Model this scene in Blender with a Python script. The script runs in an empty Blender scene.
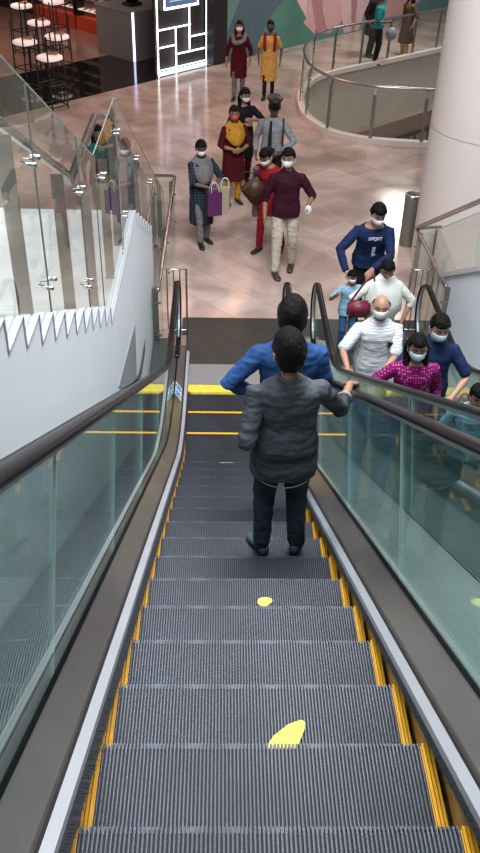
import bpy, bmesh, math, random
from mathutils import Vector, Matrix, noise
random.seed(7)
scene = bpy.context.scene
COL = scene.collection
V = Vector
R = math.radians

# ------------------------------------------------------------------ materials
def mat(name, col, rough=.5, metal=0., var=0., vscale=8., bump=0., bscale=40., spec=.5, emit=None, estr=0., coat=0., stretch=None, sheen=0.):
    m = bpy.data.materials.new(name); m.use_nodes = True
    nt = m.node_tree; b = nt.nodes['Principled BSDF']
    b.inputs['Base Color'].default_value = (*col, 1)
    b.inputs['Roughness'].default_value = rough
    b.inputs['Metallic'].default_value = metal
    b.inputs['Specular IOR Level'].default_value = spec
    if coat: b.inputs['Coat Weight'].default_value = coat; b.inputs['Coat Roughness'].default_value = .08
    if sheen: b.inputs['Sheen Weight'].default_value = sheen
    if emit: b.inputs['Emission Color'].default_value = (*emit, 1); b.inputs['Emission Strength'].default_value = estr
    tc = nt.nodes.new('ShaderNodeTexCoord')
    def coords(sc):
        mp = nt.nodes.new('ShaderNodeMapping'); nt.links.new(tc.outputs['Object'], mp.inputs[0])
        s = stretch or (1, 1, 1)
        mp.inputs['Scale'].default_value = tuple(sc*v for v in s)
        return mp.outputs[0]
    n = nt.nodes.new('ShaderNodeTexNoise'); n.inputs['Scale'].default_value = 1; n.inputs['Detail'].default_value = 4
    nt.links.new(coords(vscale), n.inputs['Vector'])
    r = nt.nodes.new('ShaderNodeValToRGB')
    v = max(var, .02)
    r.color_ramp.elements[0].position = .3; r.color_ramp.elements[1].position = .7
    r.color_ramp.elements[0].color = (*[max(0, c*(1-v)) for c in col], 1)
    r.color_ramp.elements[1].color = (*[min(1, c*(1+v)) for c in col], 1)
    nt.links.new(n.outputs['Fac'], r.inputs[0]); nt.links.new(r.outputs[0], b.inputs['Base Color'])
    if bump:
        n2 = nt.nodes.new('ShaderNodeTexNoise'); n2.inputs['Scale'].default_value = 1; n2.inputs['Detail'].default_value = 3
        nt.links.new(coords(bscale), n2.inputs['Vector'])
        bp = nt.nodes.new('ShaderNodeBump'); bp.inputs['Strength'].default_value = bump; bp.inputs['Distance'].default_value = .01
        nt.links.new(n2.outputs['Fac'], bp.inputs['Height']); nt.links.new(bp.outputs[0], b.inputs['Normal'])
    return m

def glass_mat(name, tint, f0=.05, body=.0, bodycol=(.6, .7, .68), gain=1.0):
    m = bpy.data.materials.new(name); m.use_nodes = True
    nt = m.node_tree; nt.nodes.clear(); N = nt.nodes.new; L = nt.links.new
    out = N('ShaderNodeOutputMaterial'); tr = N('ShaderNodeBsdfTransparent'); tr.inputs[0].default_value = (*tint, 1)
    gl = N('ShaderNodeBsdfGlossy'); gl.inputs['Roughness'].default_value = .015; gl.inputs[0].default_value = (.95, 1, .98, 1)
    df = N('ShaderNodeBsdfDiffuse'); df.inputs[0].default_value = (*bodycol, 1)
    geo = N('ShaderNodeNewGeometry'); dot = N('ShaderNodeVectorMath'); dot.operation = 'DOT_PRODUCT'
    L(geo.outputs['Incoming'], dot.inputs[0]); L(geo.outputs['Normal'], dot.inputs[1])
    ab = N('ShaderNodeMath'); ab.operation = 'ABSOLUTE'; L(dot.outputs['Value'], ab.inputs[0])
    su = N('ShaderNodeMath'); su.operation = 'SUBTRACT'; su.inputs[0].default_value = 1; L(ab.outputs[0], su.inputs[1])
    pw = N('ShaderNodeMath'); pw.operation = 'POWER'; pw.inputs[1].default_value = 5; L(su.outputs[0], pw.inputs[0])
    ma = N('ShaderNodeMath'); ma.operation = 'MULTIPLY_ADD'; ma.inputs[1].default_value = (1-f0)*gain; ma.inputs[2].default_value = f0; L(pw.outputs[0], ma.inputs[0])
    ma.use_clamp = True
    m0 = N('ShaderNodeMixShader'); m0.inputs[0].default_value = body; L(tr.outputs[0], m0.inputs[1]); L(df.outputs[0], m0.inputs[2])
    mx = N('ShaderNodeMixShader'); L(ma.outputs[0], mx.inputs[0]); L(m0.outputs[0], mx.inputs[1]); L(gl.outputs[0], mx.inputs[2])
    L(mx.outputs[0], out.inputs[0])
    return m

M = {}
M['ge'] = mat('grey_green_glass_edge', (.20, .22, .20), .25)
M['tread'] = mat('tread_alu', (.042, .049, .068), .42, .3, .5, 2.2, .2, 160, stretch=(1, 1, 1))
M['tread_dark'] = mat('tread_groove', (.012, .013, .016), .7)
M['yellow'] = mat('demarcation_yellow', (.80, .42, .015), .45, 0, .12, 20)
M['comb_yellow'] = mat('comb_yellow', (.78, .60, .06), .5, 0, .15, 20)
M['sticker_yellow'] = mat('footprint_yellow', (.55, .50, .07), .6, 0, .3, 60)
M['steel_deck'] = mat('brushed_deck_steel', (.46, .40, .37), .30, .85, .15, 2, .03, 80)
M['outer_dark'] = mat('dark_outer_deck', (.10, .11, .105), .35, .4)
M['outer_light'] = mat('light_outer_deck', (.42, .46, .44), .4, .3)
M['steel'] = mat('stainless_steel', (.45, .44, .43), .25, 1, .08, 4)
M['steel_light'] = mat('pale_satin_aluminium', (.47, .49, .53), .45, .5, .05, 4)
M['steel_post'] = mat('satin_steel_post', (.25, .25, .22), .4, .7, .08, 3)
M['rubber'] = mat('black_rubber', (.005, .005, .006), .30, 0, .1, 10, spec=.16)
M['black'] = mat('matt_black', (.012, .011, .012), .5)
M['skirt'] = mat('skirt_steel', (.16, .15, .14), .22, .9)
M['brush'] = mat('brush_bristles', (.035, .038, .045), .6)
M['glass'] = glass_mat('balustrade_glass', (.76, .86, .83), .055, .02, (.25, .44, .40), 1.0)
M['glass_edge'] = mat('green_glass_edge', (.55, .75, .70), .2, 0)
M['stair_glass'] = glass_mat('stair_glass', (.86, .90, .87), .045, .05, (.42, .46, .40), .9)
M['white_wall'] = mat('white_painted_wall', (.80, .83, .88), .55, 0, .03, 1.2)
M['marble'] = mat('pale_marble', (.56, .56, .56), .3, 0, .12, 4)
M['cream'] = mat('cream_fascia', (.60, .55, .47), .6, 0, .05, 1)
M['column'] = mat('column_plaster', (.74, .64, .60), .5, 0, .02, 1)
M['plate'] = mat('landing_plate', (.045, .046, .042), .42, .3, .15, 6)
M['plate_rib'] = mat('ribbed_comb_plate', (.30, .29, .29), .45, .3)
M['neon'] = mat('white_light_tube', (1, 1, 1), .4, emit=(.85, .92, 1), estr=4)
M['neon2'] = mat('violet_light_tube', (.8, .8, 1), .4, emit=(.62, .65, 1), estr=3)
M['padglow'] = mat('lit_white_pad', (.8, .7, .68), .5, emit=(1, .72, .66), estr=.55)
M['wood_floor'] = mat('shop_floor_brown', (.34, .19, .14), .18, 0, .12, .8)
M['gloss_black'] = mat('glossy_black_tile', (.012, .010, .010), .03, 0, .1, 2)
M['shop_dark'] = mat('dark_shop_wall', (.022, .016, .015), .6, 0, .3, 2)
M['kiosk'] = mat('grey_counter', (.20, .17, .165), .5, 0, .06, 2)
M['red'] = mat('red_plinth', (.50, .05, .02), .5)
M['teal'] = mat('mural_teal', (.13, .26, .24), .6, 0, .12, 1.5)
M['slate'] = mat('mural_slate_blue', (.08, .13, .17), .6, 0, .12, 1.5)
M['sea'] = mat('mural_sea_green', (.08, .22, .18), .6, 0, .2, 1.0)
M['pale'] = mat('mural_pale_green', (.22, .32, .28), .6, 0, .1, 2)
M['pink'] = mat('mural_pink', (.60, .36, .37), .6, 0, .06, 3)
M['pink2'] = mat('mural_rose', (.42, .20, .22), .6, 0, .06, 3)
M['pink3'] = mat('mural_pale_pink', (.66, .46, .46), .6, 0, .06, 3)
M['screen'] = mat('screen_display', (.03, .04, .07), .15, emit=(.10, .16, .30), estr=.8)
M['screen_w'] = mat('screen_shape', (.5, .6, .7), .4, emit=(.5, .6, .75), estr=.7)
M['white'] = mat('white_plastic', (.75, .75, .75), .5)
M['sky_blue'] = mat('blue_print', (.03, .25, .62), .5)
M['mask_white'] = mat('white_mask', (.80, .78, .76), .8)
M['mask_blue'] = mat('pale_blue_mask', (.50, .68, .76), .8)
M['mask_pink'] = mat('pink_mask', (.60, .10, .10), .8)
M['mask_black'] = mat('black_mask', (.03, .03, .035), .8)
M['hair'] = mat('black_hair', (.003, .0025, .0025), .45, 0, .4, 90, 1.0, 130, spec=.16, stretch=(1, 1, .2))
M['eye'] = mat('eye_dark', (.01, .008, .006), .15)
M['eyew'] = mat('eye_white', (.22, .17, .15), .4)
M['skinA'] = mat('brown_skin', (.30, .155, .095), .5, 0, .08, 30)
M['skinB'] = mat('light_brown_skin', (.42, .23, .155), .48, 0, .08, 30)
M['skinC'] = mat('deep_brown_skin', (.15, .075, .05), .5, 0, .08, 30)

def floor_mat():
    m = mat('mall_floor_tiles', (.5, .4, .36), .22)
    nt = m.node_tree; N = nt.nodes.new; L = nt.links.new; b = nt.nodes['Principled BSDF']
    tc = N('ShaderNodeTexCoord'); mp = N('ShaderNodeMapping'); mp.inputs['Rotation'].default_value = (0, 0, R(46.4)); L(tc.outputs['Object'], mp.inputs[0])
    br = N('ShaderNodeTexBrick'); br.inputs['Scale'].default_value = 1; br.inputs['Brick Width'].default_value = 1.2; br.inputs['Row Height'].default_value = .6
    br.inputs['Mortar Size'].default_value = .006; br.inputs['Color1'].default_value = (.66, .51, .46, 1); br.inputs['Color2'].default_value = (.52, .385, .335, 1); br.inputs['Mortar'].default_value = (.46, .35, .31, 1)
    L(mp.outputs[0], br.inputs['Vector'])
    n = N('ShaderNodeTexNoise'); n.inputs['Scale'].default_value = .9; n.inputs['Detail'].default_value = 6; n.inputs['Distortion'].default_value = 1.2; L(tc.outputs['Object'], n.inputs['Vector'])
    rp = N('ShaderNodeValToRGB'); rp.color_ramp.elements[0].position = .35; rp.color_ramp.elements[1].position = .7
    rp.color_ramp.elements[0].color = (.66, .63, .60, 1); rp.color_ramp.elements[1].color = (1.15, 1.13, 1.11, 1); L(n.outputs['Fac'], rp.inputs[0])
    mx = N('ShaderNodeMix'); mx.data_type = 'RGBA'; mx.blend_type = 'MULTIPLY'; mx.inputs[0].default_value = 1
    L(br.outputs['Color'], mx.inputs[6]); L(rp.outputs[0], mx.inputs[7]); L(mx.outputs[2], b.inputs['Base Color'])
    b.inputs['Roughness'].default_value = .16; b.inputs['Specular IOR Level'].default_value = .6
    return m
M['floor'] = floor_mat()

# ------------------------------------------------------------------ object helpers
def tag(o, label=None, cat=None, group=None, kind=None):
    if label: o['label'] = label
    if cat: o['category'] = cat
    if group: o['group'] = group
    if kind: o['kind'] = kind
    return o
def empty(name, loc=(0, 0, 0), rz=0):
    o = bpy.data.objects.new(name, None); COL.objects.link(o); o.location = loc; o.rotation_euler[2] = rz
    o.empty_display_size = .1
    return o
def obj(name, bm, m, parent=None, smooth=False):
    me = bpy.data.meshes.new(name)
    bmesh.ops.recalc_face_normals(bm, faces=bm.faces[:])
    bm.to_mesh(me); bm.free()
    if smooth:
        for p in me.polygons: p.use_smooth = True
    for mm in (m if isinstance(m, (list, tuple)) else [m]): me.materials.append(mm)
    o = bpy.data.objects.new(name, me); COL.objects.link(o)
    if parent: o.parent = parent
    return o
def copy_tree(o, parent=None):
    c = o.copy(); COL.objects.link(c); c.parent = parent
    for ch in list(o.children): copy_tree(ch, c)
    return c
def box(bm, a, b, mi=0):
    x0, y0, z0 = a; x1, y1, z1 = b
    vs = [bm.verts.new(p) for p in ((x0,y0,z0),(x1,y0,z0),(x1,y1,z0),(x0,y1,z0),(x0,y0,z1),(x1,y0,z1),(x1,y1,z1),(x0,y1,z1))]
    for q in ((0,1,2,3),(4,5,6,7),(0,1,5,4),(1,2,6,5),(2,3,7,6),(3,0,4,7)):
        f = bm.faces.new([vs[i] for i in q]); f.material_index = mi
def bar(bm, p, q, w, h, up=V((0,0,1))):
    """box section w x h between p and q"""
    p = V(p); q = V(q); d = (q-p).normalized(); s = d.cross(up)
    if s.length < 1e-4: s = V((1,0,0))
    s.normalize(); t = s.cross(d).normalized()
    vs = []
    for c in (p, q):
        for a, b_ in ((-1,-1),(1,-1),(1,1),(-1,1)): vs.append(bm.verts.new(c+s*a*w/2+t*b_*h/2))
    for f in ((0,1,2,3),(4,5,6,7),(0,1,5,4),(1,2,6,5),(2,3,7,6),(3,0,4,7)): bm.faces.new([vs[i] for i in f])
def loft(bm, rings, caps=True):
    prev = None; first = None
    for r in rings:
        cur = [bm.verts.new(p) for p in r]
        if prev:
            n = len(cur)
            for i in range(n): bm.faces.new((prev[i], prev[(i+1) % n], cur[(i+1) % n], cur[i]))
        else: first = cur
        prev = cur
    if caps:
        bm.faces.new(first[::-1]); bm.faces.new(prev)
def ring(c, ax, ay, n=16, power=1.0):
    c = V(c); ax = V(ax); ay = V(ay); out = []
    for i in range(n):
        a = 2*math.pi*i/n; ca, sa = math.cos(a), math.sin(a)
        if power != 1: ca = math.copysign(abs(ca)**power, ca); sa = math.copysign(abs(sa)**power, sa)
        out.append(c+ax*ca+ay*sa)
    return out
def tube(bm, pts, rad, n=12, flat=1.0, up=None, round_ends=True):
    pts = [V(p) for p in pts]
    if not isinstance(rad, (list, tuple)): rad = [rad]*len(pts)
    # densify ends for rounded caps
    if round_ends:
        d0 = (pts[0]-pts[1]).normalized(); d1 = (pts[-1]-pts[-2]).normalized()
        pts = [pts[0]+d0*rad[0]*.8, pts[0]+d0*rad[0]*.5]+pts+[pts[-1]+d1*rad[-1]*.5, pts[-1]+d1*rad[-1]*.8]
        rad = [rad[0]*.45, rad[0]*.85]+list(rad)+[rad[-1]*.85, rad[-1]*.45]
    rings = []; s = None
    for i, p in enumerate(pts):
        d = (pts[min(i+1, len(pts)-1)]-pts[max(i-1, 0)]).normalized()
        if s is None:
            s = d.cross(up if up is not None else (V((0,0,1)) if abs(d.z) < .9 else V((1,0,0)))).normalized()
        else:
            s = (s-d*s.dot(d)).normalized()
        t = s.cross(d).normalized()
        rings.append(ring(p, s*rad[i], t*rad[i]*flat, n))
    loft(bm, rings)
def curve_pts(pts, k=6):
    pts = [V(p) for p in pts]; out = []
    P = [pts[0]*2-pts[1]]+pts+[pts[-1]*2-pts[-2]]
    for i in range(1, len(P)-2):
        a, b, c, d = P[i-1], P[i], P[i+1], P[i+2]
        for j in range(k):
            t = j/k
            out.append(.5*((2*b)+(c-a)*t+(2*a-5*b+4*c-d)*t*t+(-a+3*b-3*c+d)*t**3))
    out.append(pts[-1]); return out
def ellipsoid(bm, c, r, nu=20, nv=12, fn=None, mtx=None):
    c = V(c); grid = []
    top = V((0,0,1)); rows = []
    for j in range(nv+1):
        th = math.pi*j/nv; row = []
        for i in range(nu):
            a = 2*math.pi*i/nu
            d = V((math.sin(th)*math.cos(a), math.sin(th)*math.sin(a), math.cos(th)))
            p = V((d.x*r[0], d.y*r[1], d.z*r[2]))
            if fn: p = fn(d, p)
            p = c+p
            if mtx: p = mtx @ p
            row.append(p)
            if j in (0, nv): break
        rows.append([bm.verts.new(p) for p in row])
    for j in range(nv):
        A, B = rows[j], rows[j+1]
        for i in range(nu):
            k = (i+1) % nu
            if len(A) == 1: bm.faces.new((A[0], B[i], B[k]))
            elif len(B) == 1: bm.faces.new((A[i], B[0], A[k]))
            else: bm.faces.new((A[i], B[i], B[k], A[k]))
def extrude_poly(bm, pts, off, mi=0):
    a = [bm.verts.new(p) for p in pts]; b = [bm.verts.new(V(p)+V(off)) for p in pts]
    n = len(a); fs = [bm.faces.new(a[::-1]), bm.faces.new(b)]
    for i in range(n): fs.append(bm.faces.new((a[i], a[(i+1) % n], b[(i+1) % n], b[i])))
    for f in fs: f.material_index = mi
def strip(bm, A, B):
    """ribbon between two polylines"""
    a = [bm.verts.new(p) for p in A]; b = [bm.verts.new(p) for p in B]
    for i in range(len(a)-1): bm.faces.new((a[i], a[i+1], b[i+1], b[i]))

# ------------------------------------------------------------------ escalator profile
T30 = math.tan(R(30)); Z0 = 4.183; YN0 = 1.2096
def smax(a, b, k=.3):
    h = max(k-abs(a-b), 0)/k
    return max(a, b)+h*h*k/4
def prof(y, hi=0., hf=0., k=.3): return smax(Z0+hi-T30*y, hf, k)
def path(x, hi, hf, y0=-1.2, y1=9.2, step=.1, k=.3):
    n = int(round((y1-y0)/step)); return [V((x, y0+(y1-y0)*i/n, prof(y0+(y1-y0)*i/n, hi, hf, k))) for i in range(n+1)]

def step_mesh():
    bm = bmesh.new(); NR = 86; W = 1.0; p = W/NR
    for i in range(NR):
        x = -W/2+p*i
        box(bm, (x+p*.28, .0, -.012), (x+p*.68, .396, 0), 0)
        box(bm, (x+p*.24, .385, -.05), (x+p*.80, .405, -.004), 0)
    box(bm, (-.535, 0, -.03), (.535, .392, -.011), 1)
    # curved riser under the nosing
    prev = None
    for k in range(7):
        z = -.011-k*.037; y = .392-.03*math.sin(k/6*math.pi/2)*1.6
        cur = [bm.verts.new((-.535, y, z)), bm.verts.new((.535, y, z))]
        if prev: f = bm.faces.new((prev[0], prev[1], cur[1], cur[0])); f.material_index = 1
        prev = cur
    me = bpy.data.meshes.new('step'); bmesh.ops.recalc_face_normals(bm, faces=bm.faces[:]); bm.to_mesh(me); bm.free()
    me.materials.append(M['tread']); me.materials.append(M['tread_dark'])
    return me
def edge_mesh():
    bm = bmesh.new()
    for s in (-1, 1):
        for k in range(3):
            x = s*(.5355-.0045-k*.0115)
            box(bm, (x-.004, .0, -.010), (x+.004, .402, .004))
        xa, xb = sorted((s*.5015, s*.5365)); box(bm, (xa, 0, -.03), (xb, .398, -.008))
    box(bm, (-.5, .0, -.01), (.5, .028, .0015))
    me = bpy.data.meshes.new('yellow_border'); bmesh.ops.recalc_face_normals(bm, faces=bm.faces[:]); bm.to_mesh(me); bm.free()
    me.materials.append(M['yellow']); return me
STEP_ME, EDGE_ME = step_mesh(), edge_mesh()

def foot_patch(cx, cy, L, W, ang, seed=0):
    """worn yellow shoe sole mark"""
    rnd = random.Random(seed); bm = bmesh.new(); vs = []
    for i in range(18):
        a = 2*math.pi*i/18; r = 1+rnd.uniform(-.03, .03)
        x = math.cos(a)*L/2*r; y = math.sin(a)*W/2*r*(1-.25*math.cos(a))
        vs.append((cx+x*math.cos(ang)-y*math.sin(ang), cy+x*math.sin(ang)+y*math.cos(ang), .0008))
    extrude_poly(bm, vs, (0, 0, .0012)); return bm

def escalator(xc, label, n0, joints_left, joints_right, brush_l=.486, brush_r=.500, marks=()):
    root = empty('escalator', (xc, 8.6, 0)); tag(root, label, 'escalator')
    def P(o): o.parent = root; o.matrix_parent_inverse = Matrix.Translation((-xc, -8.6, 0)); return o
    # steps
    for n in range(n0, 19):
        y1 = YN0+.4*n
        z = smax(Z0-T30*y1, 0., .12)
        if z < .003: z = -.002
        if y1-.4 > 8.40: break
        s = bpy.data.objects.new('step', STEP_ME); COL.objects.link(s); s.parent = root
        s.location = (0, y1-.4-8.6, z)
        e = bpy.data.objects.new('yellow_border', EDGE_ME); COL.objects.link(e); e.parent = s
        for (mn, cx, cy, L, W, ang) in marks:
            if mn == n:
                obj('footprint_mark', foot_patch(cx, cy, L, W, ang, int(cx*100+n*7)), M['sticker_yellow'], s)
    O = lambda off, s: xc+s*off
    for s in (-1, 1):
        side = 'left' if s < 0 else 'right'
        # skirt
        bm = bmesh.new(); strip(bm, path(O(.5435, s), .10, .09, k=.5), path(O(.5435, s), -.35, -.35, k=.5)); P(obj('skirt_panel', bm, M['skirt'], smooth=True))
        # pale strip above the brush
        bm = bmesh.new()
        A = path(O(.512, s), .072, .055, k=.5); B = path(O(.516, s), .105, .085, k=.5); C = path(O(.548, s), .118, .097, k=.5)
        strip(bm, A, B); strip(bm, B, C); P(obj('brush_holder', bm, M['steel_light']))
        bm = bmesh.new(); strip(bm, path(O(.548, s), .116, .095, k=.5), path(O(.562, s), .110, .09, k=.5)); P(obj('gasket', bm, M['black']))
        # inner deck
        bm = bmesh.new()
        A = path(O(.560, s), .112, .092, y1=9.25, k=.5); B = path(O(.566, s), .135, .112, y1=9.25, k=.5); C = path(O(.646, s), .238, .215, y1=9.25, k=.5); D = path(O(.648, s), .18, .16, y1=9.25, k=.5)
        strip(bm, A, B); strip(bm, B, C); strip(bm, C, D)
        P(obj('inner_deck', bm, M['steel_deck']))
        bm = bmesh.new()
        strip(bm, path(O(.640, s), .243, .22, y1=9.3, k=.5), path(O(.652, s), .262, .24, y1=9.3, k=.5)); P(obj('glass_gasket', bm, M['rubber']))
        # brush
        bm = bmesh.new(); tip = brush_l if s < 0 else brush_r
        yy = -1.0
        while yy < 8.35:
            a = random.uniform(-.012, .012); w = .0032; ln = random.uniform(-.004, .003)
            z0 = prof(yy, .082, .065, .5); z1 = prof(yy+a+.02, .048, .035, .5)
            v = [bm.verts.new(q) for q in ((O(.514, s), yy-w, z0), (O(.514, s), yy+w, z0), (O(tip+ln, s), yy+a+.02, z1))]
            bm.faces.new(v); yy += .006
        strip(bm, path(O(.513, s), .078, .06, y0=-1, y1=8.35, k=.5), path(O(tip+.006, s), .050, .036, y0=-1, y1=8.35, k=.5))
        P(obj('skirt_brush', bm, M['brush']))
        # glass
        xg = O(.655, s)
        jl = joints_left if s < 0 else joints_right
        NC = (9.17, .62); NR_ = .36
        def top_at(yb):
            # shift perpendicular to the slope
            f = max(0, min(1, (7.2-yb)/.8)); y = yb+.42*f
            return V((xg, y, prof(y, 1.065, .97, .3)))
        bounds = [-1.2]+list(jl)+[9.17]
        for i in range(len(bounds)-1):
            a, b = bounds[i]+.003, bounds[i+1]-.003
            if i == len(bounds)-2: b = 9.17
            m_ = max(2, int((b-a)/.12)); bot = []; top = []
            for k in range(m_+1):
                y = a+(b-a)*k/m_; bot.append(V((xg, y, prof(y, .245, .222, .5)))); top.append(top_at(y))
            pts = bot+top[::-1]
            if i == len(bounds)-2:
                arc = [V((xg, NC[0]+NR_*math.cos(t), NC[1]+NR_*math.sin(t))) for t in [R(-90+180*k/16) for k in range(17)]]
                pts = bot[:-1]+[V((xg, 9.17, .26))]+arc[1:-1]+top[::-1]
            bm = bmesh.new()
            va = [bm.verts.new(q+V((-.005, 0, 0))) for q in pts]; vb = [bm.verts.new(q+V((.005, 0, 0))) for q in pts]
            bm.faces.new(va[::-1]); bm.faces.new(vb)
            nn = len(va)
            P(obj('glass_panel', bm, M['glass']))
            if i < len(bounds)-2:
                bm = bmesh.new(); bar(bm, bot[-1]+V((0, .003, 0)), top[-1]+V((0, .003, 0)), .010, .003, V((0, 1, 0)))
                P(obj('glass_joint', bm, M['glass_edge']))
        # handrail
        hp = path(xg, 1.095, 1.0, y0=-1.2, y1=9.17, k=.3)
        hp += [V((xg, NC[0]+.38*math.cos(t), NC[1]+.38*math.sin(t))) for t in [R(90-180*k/18) for k in range(1, 19)]]
        hp += [V((xg, 8.95, .235)), V((xg, 8.8, .25))]
        rings = []; gr = []
        for i, p in enumerate(hp):
            d = (hp[min(i+1, len(hp)-1)]-hp[max(i-1, 0)]).normalized(); up = V((1, 0, 0)).cross(d)
            sx = V((1, 0, 0))
            prof_ = [(-.022, -.014), (-.034, -.008), (-.035, .006), (-.028, .014), (-.014, .018), (0, .019), (.014, .018), (.028, .014), (.035, .006), (.034, -.008), (.022, -.014)]
            rings.append([p+sx*a+up*b for a, b in prof_])
            gr.append([p+sx*a+up*b for a, b in ((-.012, -.034), (.012, -.034), (.018, -.012), (-.018, -.012))])
        bm = bmesh.new(); loft(bm, rings); P(obj('handrail', bm, M['rubber'], smooth=True))
        bm = bmesh.new(); loft(bm, gr[:-3]); P(obj('handrail_guide', bm, M['steel_light']))
        # outer deck
        outer = {(-1): .955, 1: .835}[s] if xc < 1 else {(-1): .835, 1: .95}[s]
        bm = bmesh.new(); strip(bm, path(O(.662, s), .24, .2, y1=9.35, k=.5), path(O(outer, s), .20, .17, y1=9.35, k=.5))
        strip(bm, path(O(outer, s), .20, .17, y1=9.35, k=.5), path(O(outer, s), -.05, -.02, y1=9.35, k=.5))
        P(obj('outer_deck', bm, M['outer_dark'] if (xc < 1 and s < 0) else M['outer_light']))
        # newel end cap of the deck
        bm = bmesh.new(); xa, xb = sorted((O(.56, s), O(.76, s)))
        extrude_poly(bm, [(xa, 9.2, 0), (xa, 9.2, .17), (xa, 9.5, .14), (xa, 9.62, .05), (xa, 9.62, 0)], (xb-xa, 0, 0)); P(obj('newel_base', bm, M['steel_deck']))
    # combs and plates
    bm = bmesh.new()
    for i in range(82):
        x = xc-.47+.94/82*i; box(bm, (x, 8.375, -.004), (x+.006, 8.45, .006))
    box(bm, (xc-.51, 8.42, -.02), (xc+.51, 8.57, .008)); P(obj('yellow_comb', bm, M['comb_yellow']))
    bm = bmesh.new(); box(bm, (xc-.53, 8.57, -.02), (xc+.53, 9.03, .006))
    for i in range(36): box(bm, (xc-.52+.029*i, 8.58, .006), (xc-.505+.029*i, 9.02, .016))
    P(obj('ribbed_plate', bm, M['plate_rib']))
    bm = bmesh.new(); box(bm, (xc-.63 if xc < 1 else xc-.82, 9.03, -.02), (xc+.85, 10.2, .008)); P(obj('landing_plate', bm, M['plate']))
    return root

XC1, XC2 = .147, 1.815
mk = [(2, .10, .17, .20, .085, R(50)), (2, -.10, .045, .075, .05, 0), (5, .10, .24, .08, .06, R(20)), (15, -.1, .2, .25, .1, R(15)), (15, .22, .16, .22, .09, R(-20))]
mk2 = [(13, .05, .2, .22, .09, R(40))]
esc1 = escalator(XC1, 'escalator seen from its top, two people in blue and grey shirts riding down it', -3, [.39, 1.72, 3.05, 4.38, 5.71, 7.1], [1.32, 2.65, 3.98, 5.31, 6.64], marks=mk)
esc2 = escalator(XC2, 'up escalator on the right, carrying masked people towards the camera', -3, [1.2, 2.53, 3.86, 5.19, 6.52], [1.2, 2.53, 3.86, 5.19, 6.52])
# blue and white safety sign stickers on the left inner deck
def sticker(y):
    s = -1
    bm = bmesh.new()
    def Q(u, v):  # u across deck 0..1, v along y
        o = .572+u*.068; return V((XC1-o, y+v, .112+.092*u/.9+.012))
    def quad(u0, u1, v0, v1, lift, mi):
        f = bm.faces.new([bm.verts.new(Q(a, b)+V((0, 0, lift))) for a, b in ((u0, v0), (u1, v0), (u1, v1), (u0, v1))]); f.material_index = mi
    quad(0, 1, 0, .26, .002, 0)
    for v in (.01, .135):
        for k in range(10):
            a0, a1 = 2*math.pi*k/10, 2*math.pi*(k+1)/10
            f = bm.faces.new([bm.verts.new(Q(.5+.44*math.cos(a)*r, v+.055+.05*math.sin(a)*r)+V((0, 0, .004))) for a, r in ((a0, .72), (a1, .72), (a1, 1), (a0, 1))]); f.material_index = 1
        quad(.3, .7, v+.03, v+.08, .004, 1)
    o = obj('safety_sticker', bm, [M['white'], M['sky_blue']]); tag(o, 'blue and white safety sticker on the left steel deck beside the yellow comb', 'sticker')
sticker(8.05)

# ------------------------------------------------------------------ floor with openings
VOID = [(9.5, 17.15), (7, 17.15), (5.4, 17.18), (4.2, 17.28), (3.2, 17.42), (2.7, 17.60), (2.24, 17.94), (1.95, 18.45), (1.75, 19.1), (1.70, 19.9), (1.76, 20.8), (1.98, 21.7), (2.42, 22.55), (3.2, 23.3), (4.32, 24.2), (5.27, 25.0), (6.1, 25.7), (8, 27.25), (9.5, 28.5)]
def floor():
    bm = bmesh.new()
    def loop(pts):
        vs = [bm.verts.new((x, y, 0)) for x, y in pts]; return [bm.edges.new((vs[i], vs[(i+1) % len(vs)])) for i in range(len(vs))]
    e = loop([(-14, -3), (16, -3), (16, 42), (-14, 42)])
    e += loop(VOID)
    e += loop([(-.50, 3.5), (2.66, 3.5), (2.66, 10.19), (-.50, 10.19)])
    bmesh.ops.triangle_fill(bm, edges=e, use_beauty=True, normal=(0, 0, 1))
    for f in bm.faces:
        if f.normal.z < 0: f.normal_flip()
    me = bpy.data.meshes.new('floor'); bm.to_mesh(me); bm.free(); me.materials.append(M['floor'])
    o = bpy.data.objects.new('floor', me); COL.objects.link(o); o['kind'] = 'structure'
floor()
bm = bmesh.new(); box(bm, (-.49, 3.5, -.6), (2.65, 10.19, -.5)); o = obj('trim_1', bm, M['black']); o['kind'] = 'structure'

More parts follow.
